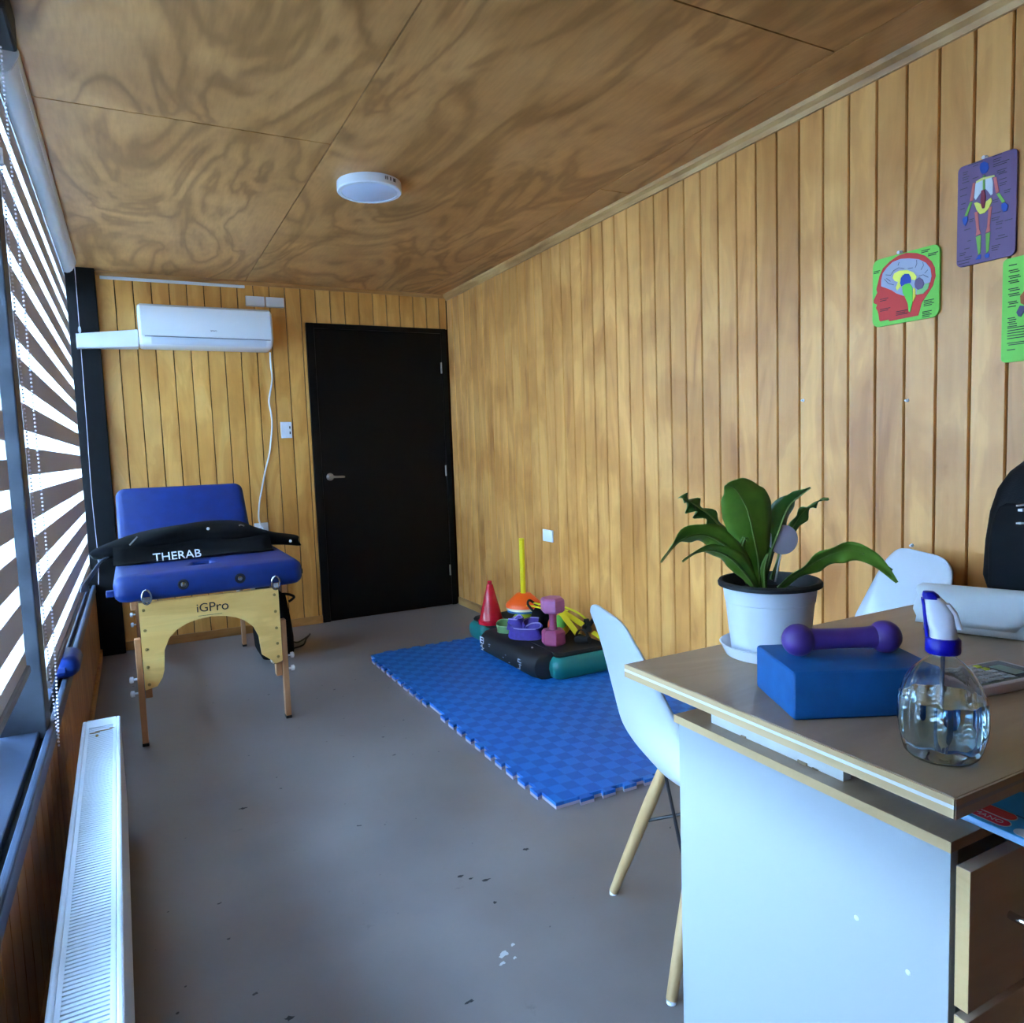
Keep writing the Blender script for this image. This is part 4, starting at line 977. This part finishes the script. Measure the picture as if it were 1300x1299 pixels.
def leaf(pts, wid, m, wd, fold=.25, wave=.0, nwave=6, curl=0, twist=0):
    """pts: (u, v, depth) midrib; wid: width list; wd: which way the blade opens"""
    mid = spline([tuple(px(*p)) for p in pts], 6); n = len(mid)
    rows = []; rib = []
    for i, p in enumerate(mid):
        t = (mid[min(i+1, n-1)] - mid[max(i-1, 0)]).normalized(); s = i/(n-1)
        q = s*(len(wid)-1); a = int(min(q, len(wid)-2)); w = (wid[a]*(1-(q-a)) + wid[a+1]*(q-a))/630
        d = Vector(wd); ang = twist*s; d = (d - t*d.dot(t)).normalized(); nn = t.cross(d)
        d, nn = d*math.cos(ang)+nn*math.sin(ang), nn*math.cos(ang)-d*math.sin(ang)
        row = []
        for k in range(7):
            x = -1+2*k/6; hgt = fold*abs(x)*w*.5 + wave*w*math.sin(nwave*2*math.pi*s + (0 if x < 0 else 1.6))*x*x + curl*w*x*x*x
            row.append(tuple(p + d*(x*w*.5) + nn*hgt))
        rows.append(row); rib.append(p - nn*.0012)
    o = MB().grid(rows).build('leaf', m, pt, smooth=True, angle=180)
    md = o.modifiers.new('thickness', 'SOLIDIFY'); md.thickness = .0008
    MB().tube(rib, [.0030*(1-.75*i/(n-1)) for i in range(n)], 6).build('leaf_rib', M_rib, o, smooth=True)
R_ = tuple(RD)
leaf([(966, 750, .0), (963, 715, -.005), (956, 682, -.01), (948, 652, -.015), (940, 638, -.025), (929, 623, -.034), (917, 618, -.042)], [9, 16, 38, 56, 62, 58, 46, 30, 6], M_leaf, R_, .18, .05, 3)
leaf([(972, 748, .01), (981, 712, .01), (991, 680, .005), (1002, 650, .0), (1014, 636, -.01), (1025, 626, -.02)], [7, 12, 24, 33, 26, 12, 2], M_leafd, R_, .55, .10, 4, 0, .5)
leaf([(985, 744, .02), (1000, 705, .03), (1014, 680, .03), (1028, 660, .03), (1040, 648, .02), (1058, 642, .02)], [5, 6, 10, 16, 14, 12, 3], M_leafd, (.5, .2, .8), .3, .35, 4, 0, 2.5)
leaf([(984, 750, -.02), (1008, 730, -.03), (1035, 712, -.04), (1062, 703, -.05), (1090, 712, -.06), (1116, 742, -.07)], [8, 14, 24, 27, 24, 14, 3], M_leaf, (.25, -.55, .8), .3, .12, 4)
leaf([(1078, 707, -.055), (1096, 718, -.055), (1117, 729, -.05)], [6, 8, 2], M_leafd, (.25, -.55, .8), .2)
leaf([(958, 750, -.01), (938, 718, -.03), (912, 690, -.05), (884, 676, -.06), (855, 682, -.07), (831, 706, -.08)], [8, 16, 28, 30, 28, 20, 3], M_leaf, (.2, -.6, .75), .3, .10, 4)
leaf([(956, 750, -.03), (936, 726, -.06), (914, 704, -.08), (892, 693, -.09), (870, 694, -.10), (852, 703, -.11)], [8, 16, 25, 20, 12, 8, 2], M_leaf, (.3, -.7, .65), .3, .12, 3)
leaf([(956, 748, .02), (940, 710, .02), (926, 682, .02), (908, 660, .015), (892, 648, .01), (880, 640, 0), (869, 634, -.01)], [7, 9, 14, 18, 20, 24, 24, 14], M_leafd, (.3, -.3, .8), .25, .32, 5, 0, 1.2)
leaf([(962, 748, .0), (950, 718, -.01), (942, 700, -.01), (945, 686, -.015), (948, 690, -.02)], [5, 8, 8, 6, 2], M_leaf, R_, .3, .2, 3)
leaf([(968, 750, -.02), (966, 725, -.025), (970, 705, -.03)], [6, 9, 3], M_leaf, R_, .3)
tg = MB().lathe([(.029, 0), (.030, .0008), (.030, .0017), (.029, .0025)], (0, 0, 0), 28); tg.xform(frame_M(px(998, 692, .012), RD, (0, 0, 1)))
tg.build('round_plant_tag', mat('pale lilac tag', (196, 192, 214), .5), pt, smooth=True, angle=40)
MB().tube([tuple(px(988, 746, .012)), tuple(px(998, 700, .0135))], .002, 8).build('tag_stick', M_white, pt)

# ------------------------------------------------------------------ yoga block and dumbbell
yb = thing('yoga_block', 'blue foam yoga block under the purple dumbbell', 'block', (-1.17, -4.35, DT))
e1 = Vector((.894, -.447, 0)); e2 = Vector((.447, .894, 0))
Mk = frame_M(Vector((-1.3095, -4.376, DT+.0005)), e1, e2)
MB().box((0, 0, 0), (.228, .162, .076), Mk).build('block_foam', mat('blue eva foam', (10, 88, 152), .6, var=.10, vscale=30, bump=.15, bscale=350), yb, .006, 3, smooth=True, angle=25)
MB().box((.005, .005, -.0003), (.223, .157, .002), Mk).build('block_base', mat('dark blue foam', (10, 60, 120), .7), yb)
pd_ = thing('purple_dumbbell', 'small purple round-ended dumbbell resting on the blue block', 'dumbbell', (-1.16, -4.35, DT+.0765))
A = Vector((-1.232, -4.318, DT+.0765+.0265)); B = Vector((-1.104, -4.382, DT+.0765+.0265)); dd = (B-A).normalized()
M_purple = mat('purple vinyl', (82, 56, 136), .4, var=.1, vscale=40)
MB().tube([tuple(A+dd*.012), tuple(A+dd*.03), tuple((A+B)/2), tuple(B-dd*.03), tuple(B-dd*.012)], [.0195, .0175, .0165, .0175, .0195], 20).build('handle', M_purple, pd_, smooth=True)
for c, s in ((A, -1), (B, 1)):
    MB().sphere(tuple(c), .0265, 24, 16).build('round_end', M_purple, pd_, smooth=True)

# ------------------------------------------------------------------ spray bottle
SB = Vector((-1.245, -4.566, DT+.0006))
sb = thing('spray_bottle', 'clear fluted spray bottle half full of water with a white and blue trigger head', 'bottle', tuple(SB))
def clear_mat(name, col, rough, ior):
    m = bpy.data.materials.new(name); m.use_nodes = True; b = m.node_tree.nodes['Principled BSDF']
    b.inputs['Base Color'].default_value = (*col, 1); b.inputs['Transmission Weight'].default_value = 1; b.inputs['Roughness'].default_value = rough; b.inputs['IOR'].default_value = ior
    return m
M_pet = clear_mat('clear plastic', (.93, .98, 1.0), .02, 1.42); M_water = clear_mat('water', (.70, .90, 1.0), .0, 1.33)
prof = [(.030, .000), (.040, .002), (.0455, .008), (.0485, .018), (.0515, .035), (.0530, .052), (.0525, .068), (.0495, .086), (.0440, .103), (.0350, .119), (.0240, .130), (.0165, .136), (.0140, .140), (.0140, .148)]
def shell_loops(ins, f, z0=0):
    out = []
    for i, (r, z) in enumerate(prof):
        fl = f*min(1, max(0, (z-.012)/.03))*min(1, max(0, (.128-z)/.03))
        out.append((max(.004, r-ins), z + (ins if z < .004 else 0), fl))
    return out
def fl_lathe(pr, n=60, nf=12):
    return [[(SB.x + r*(1+f*math.cos(nf*2*math.pi*i/n))*math.cos(2*math.pi*i/n), SB.y + r*(1+f*math.cos(nf*2*math.pi*i/n))*math.sin(2*math.pi*i/n), SB.z+z) for i in range(n)] for r, z, f in pr]
outer = fl_lathe(shell_loops(0, .05), 80, 10); inner = fl_lathe(shell_loops(.0009, .05), 80, 10)
mbx = MB(); mbx.loft(outer + list(reversed(inner)), cap=True); mbx.build('bottle_body', M_pet, sb, smooth=True, angle=60)
wpr = [(r, z, f) for r, z, f in shell_loops(.0013, .05) if z < .082]
mbx = MB(); mbx.loft(fl_lathe(wpr + [(wpr[-1][0]-.0003, .0815, wpr[-1][2])], 80, 10)); mbx.build('water', M_water, sb, smooth=True, angle=60)
MB().tube([(SB.x+.006, SB.y+.004, SB.z+.012), (SB.x, SB.y, SB.z+.148)], .0026, 10).build('dip_tube', mat('milky tube', (170, 190, 210), .2, trans=.85), sb, smooth=True)
MB().lathe([(.0195, .142), (.0205, .144), (.0205, .160), (.0185, .1625), (.015, .163)], tuple(SB), 40, flute=.02, nf=20).build('collar', mat('royal blue plastic', (12, 12, 168), .35), sb, smooth=True, angle=40)
# trigger head: sections going up, leaning to the nozzle (image left) side
nd = -RD*.85 + FD*.5; nd.normalize(); sd = Vector((-nd.y, nd.x, 0))
def hsec(z, off, hl, hw, r=.35): return [tuple(SB + nd*(off+a) + sd*b + Vector((0, 0, z))) for a, b in rrect(2*hl, 2*hw, min(hl, hw)*r*2, 5)]
MB().loft([hsec(.161, .000, .0165, .0160, .48), hsec(.172, .000, .0160, .0150, .48), hsec(.180, .002, .0165, .0140), hsec(.195, .004, .0165, .0125), hsec(.208, .009, .0130, .0105), hsec(.216, .013, .0095, .0090)]).build('spray_head', mat('white head plastic', (226, 226, 240), .35), sb, smooth=True, angle=50)
MB().loft([hsec(.214, .0135, .0105, .0098), hsec(.219, .0155, .0095, .0090), hsec(.223, .0175, .0065, .0065)]).build('nozzle_cap', mat('royal blue plastic', (12, 12, 168), .35), sb, smooth=True, angle=50)
MB().loft([hsec(.163, .0185, .0022, .0085), hsec(.185, .0205, .0024, .0080), hsec(.205, .0225, .0022, .0070), hsec(.214, .0245, .0018, .0070)]).build('nozzle_back', mat('royal blue plastic', (12, 12, 168), .35), sb, smooth=True, angle=50)
MB().loft([hsec(.176, -.0185, .0035, .0085), hsec(.180, -.0170, .0038, .0085), hsec(.196, -.0125, .0035, .0080), hsec(.208, -.004, .0030, .0070)]).build('trigger', mat('white head plastic', (226, 226, 240), .35), sb, smooth=True, angle=50)

# ------------------------------------------------------------------ calculator
cc = thing('calculator', 'grey pocket calculator with rubber keys beside the spray bottle', 'calculator', (-.92, -4.44, DT))
ca = math.radians(-7.5); cx_ = Vector((math.cos(ca), math.sin(ca), 0)); cy_ = Vector((-math.sin(ca), math.cos(ca), 0))
Mc = frame_M(Vector((-.992, -4.470, DT+.0005)), cx_, cy_) @ Matrix.Diagonal((1.15, 1.12, 1.15, 1))
def cbox(lo, hi, nm, m, par, bev=0): return MB().box(lo, hi, Mc).build(nm, m, par, bev)
pts = rrect(.150, .084, .012, 5, .075, .042)
MB().loft([[tuple(Mc @ Vector((a, b, 0))) for a, b in rrect(.146, .080, .011, 5, .075, .042)], [tuple(Mc @ Vector((a, b, .004))) for a, b in pts], [tuple(Mc @ Vector((a, b, .014))) for a, b in pts], [tuple(Mc @ Vector((a, b, .016))) for a, b in rrect(.146, .080, .011, 5, .075, .042)]]).build('case', mat('grey case', (206, 202, 208), .4), cc, smooth=True, angle=40)
cbox((.012, .006, .0155), (.142, .078, .0165), 'face_panel', mat('olive face', (112, 118, 112), .5), cc)
key = mat('grey key', (166, 170, 176), .5); keyg = mat('yellow green key', (190, 206, 60), .5); kk = MB()
for i in range(6):
    for j in range(5):
        x, y = .018+i*.0122, .010+j*.0132
        cbox((x, y, .0165), (x+.0092, y+.0096, .0190), 'key', keyg if (i == 5 and j > 2) else key, cc, .0012)
cbox((.094, .010, .0165), (.138, .074, .0172), 'display_window', mat('dark display', (40, 46, 50), .15), cc)
cbox((.098, .018, .0172), (.122, .060, .0175), 'display', mat('grey green lcd', (120, 150, 140), .3), cc)

# ------------------------------------------------------------------ paper roll
pr_ = thing('paper_roll', 'long white paper roll lying on the desk in front of the backpack', 'roll', (-.60, -4.3, DT))
Ra = Vector((-.640, -4.155, DT+.0505)); Rb = Vector((-.640+.0, -4.155, DT+.0505)) + Vector((.345, -.94, 0)).normalized()*.50
Rb = Ra + Vector((.36, -.93, 0)).normalized()*.46
rd = (Rb-Ra).normalized(); rn = Vector((-rd.y, rd.x, 0)); rad_ = .050
loops = []
n = 40
for q in (0, .02, .5, .98, 1):
    lp = []
    for k in range(n):
        t = 2*math.pi*k/n; r = rad_*(1 + .012*math.sin(2*t+q*3) + (.006*math.sin(5*t) if q < .01 else 0))
        lp.append(tuple(Ra + rd*(.46*q + (-.008*math.cos(t+.6) if q == 0 else 0)) + rn*(r*math.cos(t)) + Vector((0, 0, r*math.sin(t)))))
    loops.append(lp)
M_paper = mat('white paper', (216, 226, 232), .75, bump=.05, bscale=80)
MB().loft(loops).build('roll_body', M_paper, pr_, smooth=True, angle=50)
# loose outer wrap with a diagonal edge
rows = []
for i in range(11):
    t = math.radians(-30 + i*17); row = []
    s0, s1 = -.012 + .004*math.sin(i*2), .17 + .011*i
    for k in range(8):
        s = s0 + (s1-s0)*k/7; row.append(tuple(Ra + rd*s - rn*(rad_+.0016)*math.cos(t) + Vector((0, 0, (rad_+.0016)*math.sin(t)))))
    rows.append(row)
lw = MB().grid(rows).build('loose_wrap', M_paper, pr_, smooth=True); md = lw.modifiers.new('thickness', 'SOLIDIFY'); md.thickness = .0012
c_ = MB().lathe([(.016, 0), (.018, 0), (.018, .004), (.016, .004)], (0, 0, 0), 20); c_.xform(frame_M(Ra-rd*.002, rn, (0, 0, 1))); c_.build('cardboard_core', mat('brown card', (150, 120, 86), .8), pr_)

# ------------------------------------------------------------------ backpack
bp_ = thing('backpack', 'black backpack standing on the desk end against the wall', 'backpack', (-.12, -4.17, DT))
lp = []
for z, w, d in ((.002, .150, .070), (.012, .160, .080), (.05, .166, .086), (.14, .164, .084), (.22, .160, .078), (.28, .150, .070), (.325, .128, .060), (.358, .096, .048), (.378, .055, .034), (.384, .02, .015)):
    lp.append([(a, b, DT+z) for a, b in rrect(2*d, 2*w, min(.05, d*.7), 6, -.015-d, -4.165)])
M_bp = mat('black nylon', (7, 8, 12), .7, spec=.2, var=.15, vscale=25, bump=.2, bscale=300)
MB().loft(lp).build('pack_body', M_bp, bp_, smooth=True, angle=60)
lp = []
for z, w, d in ((.015, .125, .010), (.03, .135, .020), (.12, .137, .024), (.19, .132, .020), (.235, .115, .010), (.245, .10, .002)):
    lp.append([(a, b, DT+z) for a, b in rrect(2*d, 2*w, d*.8, 6, -.172+.02*z, -4.165)])
MB().loft(lp).build('front_pocket', mat('black nylon front', (9, 11, 16), .7, spec=.2, var=.12, vscale=25), bp_, smooth=True, angle=60)
MB().tube(spline([(-.06, -4.13, DT+.375), (-.06, -4.14, DT+.41), (-.06, -4.19, DT+.41), (-.06, -4.20, DT+.375)], 5), .008, 8).build('haul_loop', M_rubber, bp_, smooth=True)
lg = MB()
for (y, z, w, h) in ((-4.115, .232, .010, .006), (-4.108, .243, .005, .004), (-4.135, .232, .016, .006), (-4.112, .198, .012, .004), (-4.135, .198, .020, .004)):
    lg.box((-.2005, y-w/2, DT+z-h/2), (-.165, y+w/2, DT+z+h/2))
lg.build('white_logo', M_whiteprint, bp_)

# ------------------------------------------------------------------ wall charts (foam, raised coloured pieces)
def chart(label, y0, y1, z0, z1, m, r):
    t = thing('anatomy_chart', label, 'chart', (0, (y0+y1)/2, z0), 0, 'anatomy charts on the wall')
    # chart space: u from far edge (0) to near edge (1), v up
    W, Hh = y0-y1, z1-z0
    pts = rrect(W, Hh, r, 5, 0, 0)
    f = lambda d: (lambda a, b: (-d, (y0+y1)/2 - a, (z0+z1)/2 + b))
    MB().prism(pts, f(.001), f(.009)).build('board', m, t, .0006)
    def piece(nm, poly, col, d=.0102, base=.009):
        MB().prism([((u-.5)*W, (v-.5)*Hh) for u, v in poly], f(base), f(d)).build(nm, mat('chart ' + '%d_%d_%d' % col, col, .65), t)
    def marks(lines):
        mb = MB()
        for (u, v, w, h) in lines:
            mb.prism([((u-.5)*W, (v-.5)*Hh), ((u+w-.5)*W, (v-.5)*Hh), ((u+w-.5)*W, (v+h-.5)*Hh), ((u-.5)*W, (v+h-.5)*Hh)], f(.0088), f(.0094))
        o = mb.build('caption_print', M_print, t); o['kind'] = 'stuff'
    return t, piece, marks, f, W, Hh
def ell(cu, cv, a, b, n=20, a0=0, a1=360): return [(cu+a*math.cos(math.radians(a0+(a1-a0)*k/(n if a1-a0 == 360 else n-1))), cv+b*math.sin(math.radians(a0+(a1-a0)*k/(n if a1-a0 == 360 else n-1)))) for k in range(n)]
t, piece, marks, f, W, Hh = chart('green square chart of a red head with its brain, on the wall', -3.558, -3.779, 1.533, 1.746, mat('green foam', (122, 204, 78), .6), .022)
def qd(px_, py_):     # from a sheared square seen in the photograph to chart units
    t_ = min(1, max(0, (py_-200)/1000)); u = (px_-(70+20*t_))/(930+5*t_); v = 1-(py_-(335-u*265))/(925+125*u); return (u, v)
head = [(140, 720), (155, 770), (100, 880), (105, 915), (155, 935), (140, 985), (165, 1020), (180, 1065), (195, 1155), (215, 1170), (335, 1145), (345, 1170), (750, 1100), (765, 1040), (790, 920), (850, 820), (930, 680), (960, 540), (945, 420), (900, 330), (810, 250), (700, 212), (560, 208), (440, 250), (330, 330), (230, 430), (180, 540), (160, 640)]
piece('head_piece', [qd(*p) for p in head], (206, 56, 52), .0100)
brain = [(215, 680), (212, 600), (232, 500), (290, 420), (370, 340), (480, 295), (600, 285), (730, 298), (830, 350), (890, 430), (910, 540), (895, 630), (830, 650), (800, 780), (700, 800), (540, 815), (440, 780), (370, 735), (290, 705)]
piece('brain_piece', [qd(*p) for p in brain], (166, 168, 188), .0112)
piece('yellow_piece', [qd(*p) for p in [(380, 560), (400, 500), (470, 460), (580, 450), (670, 485), (715, 545), (700, 595), (650, 590), (600, 520), (520, 520), (490, 580), (500, 680), (450, 740), (430, 700), (460, 620), (410, 605)]], (232, 226, 90), .0122)
piece('blue_piece', [qd(*p) for p in [(490, 640), (500, 560), (550, 505), (610, 505), (640, 560), (635, 630), (560, 650), (510, 680)]], (40, 70, 160), .0126)
piece('green_piece', [qd(*p) for p in [(520, 690), (560, 650), (620, 640), (660, 690), (672, 820), (670, 900), (640, 1050), (625, 1040), (610, 930), (560, 820), (535, 780)]], (106, 206, 72), .0128)
piece('yellow_strip', [qd(*p) for p in [(672, 700), (705, 720), (710, 830), (675, 900)]], (222, 214, 70), .0124)
piece('cerebellum_piece', [qd(*p) for p in [(690, 650), (700, 590), (750, 555), (800, 590), (820, 650), (800, 710), (740, 735), (700, 700)]], (108, 88, 118), .0124)
piece('pale_green_piece', [qd(*p) for p in [(720, 735), (800, 715), (830, 650), (885, 640), (870, 720), (810, 790), (720, 805)]], (140, 196, 118), .0120)
fm = MB()
for pl_ in ([(275, 520), (350, 525), (390, 460), (460, 420), (540, 430)], [(260, 580), (320, 640), (400, 660)], [(690, 420), (710, 360), (705, 310)], [(770, 450), (800, 390), (790, 340)], [(820, 500), (860, 450)], [(450, 390), (465, 340)], [(740, 540), (800, 520), (870, 560)], [(290, 570), (350, 610)], [(590, 430), (660, 420)]):
    q = [qd(*p) for p in pl_]
    fm.tube([(-.0113, (-3.558-3.779)/2-(u-.5)*W, (1.533+1.746)/2+(v-.5)*Hh) for u, v in q], .0008, 5)
fm.build('brain_folds', mat('dark folds', (70, 70, 90), .7), t)
lines = []
for (x, y, w, k) in ((95, 490, 90, 2), (760, 190, 110, 2), (850, 235, 130, 2), (820, 900, 130, 4), (805, 1060, 120, 4), (200, 870, 120, 2), (205, 1010, 150, 2), (440, 1045, 160, 3)):
    for i in range(k):
        u, v = qd(x, y+i*24); lines.append((u, v, w/930*(1-.2*(i % 2)), .010))
t0 = t
mb = MB()
for (u, v, w, h) in lines: mb.prism([((u-.5)*W, (v-.5)*Hh), ((u+w-.5)*W, (v-.5)*Hh), ((u+w-.5)*W, (v+h-.5)*Hh), ((u-.5)*W, (v+h-.5)*Hh)], f(.0088), f(.0104))
o = mb.build('caption_print', M_print, t); o['kind'] = 'stuff'
def chart_hook(t, y, z):
    h_ = MB().lathe([(.007, 0), (.007, .003), (.004, .006), (.003, .012), (.005, .014)], (0, 0, 0), 12); h_.xform(Matrix.Translation((-.001, y, z)) @ Matrix.Rotation(-math.pi/2, 4, 'Y')); return h_.build('hanging_hook', mat('clear hook', (220, 214, 220), .25), t, smooth=True)
chart_hook(t, -3.650, 1.750)
# skeleton chart
t, piece, marks, f, W, Hh = chart('purple chart of a coloured skeleton, highest of the three on the wall', -3.829, -3.988, 1.661, 1.943, mat('purple foam', (112, 84, 122), .6), .014)
def q2(px_, py_):
    t_ = py_/1280; u = (px_-(37-22*t_))/(648-28*t_); v = 1-(py_-(205-u*185))/(1080+65*u); return (u, v)
def pc(nm, pts, col, d=.0106): piece(nm, [q2(*p) for p in pts], col, d)
pc('skull', [(282, 215), (290, 170), (330, 150), (372, 170), (380, 220), (365, 255), (345, 275), (310, 280), (290, 255)], (28, 76, 170))
BL, PK, GR = (24, 72, 168), (214, 112, 104), (128, 184, 74)
pc('spine', [(318, 300), (342, 295), (340, 450), (315, 450)], (110, 160, 70), .0112)
pc('ribs_left', [(235, 380), (300, 340), (318, 345), (318, 440), (285, 490), (235, 555), (220, 530)], (206, 212, 218))
pc('ribs_right', [(342, 330), (410, 310), (425, 380), (420, 500), (400, 515), (370, 470), (342, 440)], (206, 212, 218))
pc('shoulder_strip', [(240, 360), (300, 325), (440, 300), (445, 318), (320, 345), (245, 378)], (222, 220, 130), .0114)
pc('lower_spine', [(300, 460), (330, 450), (345, 520), (330, 640), (305, 650), (290, 560)], (130, 30, 52), .0114)
pc('pelvis', [(220, 590), (250, 580), (290, 600), (310, 655), (335, 650), (350, 580), (405, 540), (412, 580), (380, 650), (330, 700), (285, 712), (250, 670)], (226, 220, 96), .0118)
pc('arm_left', [(205, 375), (230, 370), (205, 560), (170, 570)], PK); pc('arm_right', [(430, 330), (460, 320), (488, 480), (455, 500)], PK)
pc('forearm_left', [(170, 580), (198, 575), (140, 720), (110, 725)], GR); pc('forearm_right', [(460, 505), (490, 495), (550, 590), (520, 605)], GR)
pc('hand_left', [(85, 760), (105, 735), (145, 730), (148, 770), (118, 830), (98, 810)], BL); pc('hand_right', [(510, 620), (545, 598), (580, 630), (565, 690), (530, 700), (512, 665)], BL)
pc('thigh_left', [(222, 690), (258, 680), (270, 870), (290, 920), (235, 945), (243, 880)], PK); pc('thigh_right', [(375, 650), (410, 630), (385, 840), (388, 900), (340, 918), (358, 850)], PK)
pc('shin_left', [(235, 955), (290, 935), (282, 1130), (260, 1150)], GR); pc('shin_right', [(342, 925), (388, 910), (372, 1110), (345, 1135)], GR)
pc('foot_left', [(230, 1200), (262, 1155), (288, 1150), (282, 1195)], BL); pc('foot_right', [(325, 1160), (350, 1138), (378, 1140), (372, 1180), (340, 1188)], BL)
lines = []
for (x, y, w, k) in ((150, 190, 160, 1), (420, 110, 100, 1), (205, 200, 55, 1), (90, 265, 55, 2), (85, 320, 75, 2), (80, 375, 80, 1), (55, 445, 85, 1), (60, 515, 75, 1), (70, 600, 50, 1), (58, 655, 50, 1), (200, 330, 65, 1), (425, 145, 90, 2), (425, 195, 170, 2), (465, 265, 100, 2), (485, 300, 85, 1), (490, 360, 75, 1), (492, 400, 75, 2), (538, 480, 70, 2), (420, 575, 60, 2), (410, 720, 90, 1), (405, 770, 85, 2), (450, 815, 75, 2), (540, 800, 80, 1), (445, 885, 65, 1), (470, 960, 70, 1), (440, 995, 130, 1), (160, 770, 50, 2), (105, 880, 70, 1), (140, 1000, 35, 1), (105, 1085, 60, 1), (50, 1135, 70, 2), (400, 1070, 90, 3), (105, 1180, 85, 1), (25, 1220, 150, 1), (40, 1250, 120, 1)):
    for i in range(k):
        u, v = q2(x, y+i*22); lines.append((u, v, w/640*(1-.15*i), .007))
marks(lines); chart_hook(t, -3.902, 1.946)
# green muscle chart cut by the frame
t, piece, marks, f, W, Hh = chart('green chart of an arm cut off by the right edge of the photo', -3.957, -4.13, 1.372, 1.654, mat('green foam', (122, 204, 78), .6), .012)
S = .135  # chart units of width visible per unit
pcs = [('upper_arm_piece', [(.34, .70), (.36, .74), (.46, .83), (.54, .84), (.56, .80), (.48, .72), (.40, .65), (.35, .66)], (186, 212, 216)), ('forearm_piece', [(.27, .62), (.34, .67), (.40, .65), (.37, .58), (.33, .53), (.28, .55)], (168, 92, 44)), ('hand_piece', [(.22, .47), (.27, .53), (.33, .52), (.34, .47), (.29, .42), (.25, .43)], (78, 72, 100)), ('torso_piece', [(.50, .84), (.70, .86), (.72, .60), (.66, .45), (.56, .50), (.55, .70)], (150, 206, 204)), ('leg_piece', [(.54, .46), (.64, .45), (.62, .20), (.57, .20)], (150, 206, 204))]
for nm, pl_, col in pcs: piece(nm, pl_, col, .0106)
text_mesh('SISTEMA', .014, frame_M((-.0093, -3.957-.173*.5-.0, 1.640), (0, -1, 0), (0, 0, 1)), M_print, t, 'chart_title', .0003)
lines = []
for (v, w, k) in ((.925, .12, 1), (.875, .14, 2), (.82, .16, 2), (.775, .14, 2), (.70, .15, 2), (.65, .16, 2), (.575, .13, 2), (.53, .12, 1), (.42, .11, 2), (.38, .12, 2), (.34, .14, 1), (.325, .26, 1), (.30, .26, 1), (.275, .27, 1), (.25, .28, 1), (.225, .26, 1), (.18, .28, 2), (.115, .12, 1)):
    for i in range(k): lines.append((.09 + .02*(i % 2), v - i*.018, w, .009))
marks(lines); chart_hook(t, -4.043, 1.657)

# small adhesive hooks left on the wall
for (y, z, lb) in ((-3.275, 1.320, 'tiny white wall hook left of the pair under the head chart'), (-3.676, 1.290, 'tiny white wall hook below the head chart'), (-3.697, .831, 'tiny white wall hook just above the far chair back')):
    wh = thing('wall_hook', lb, 'hook', (0, y, z), 0, 'tiny white wall hooks')
    for nm, pf in (('hook_base', [(.0055, 0), (.0055, .002), (.003, .004)]), ('hook_pin', [(.002, .003), (.002, .009), (.0035, .011)])):
        h_ = MB().lathe(pf, (0, 0, 0), 12); h_.xform(Matrix.Translation((0, y, z)) @ Matrix.Rotation(-math.pi/2, 4, 'Y')); h_.build(nm, M_whitepl, wh, smooth=True)
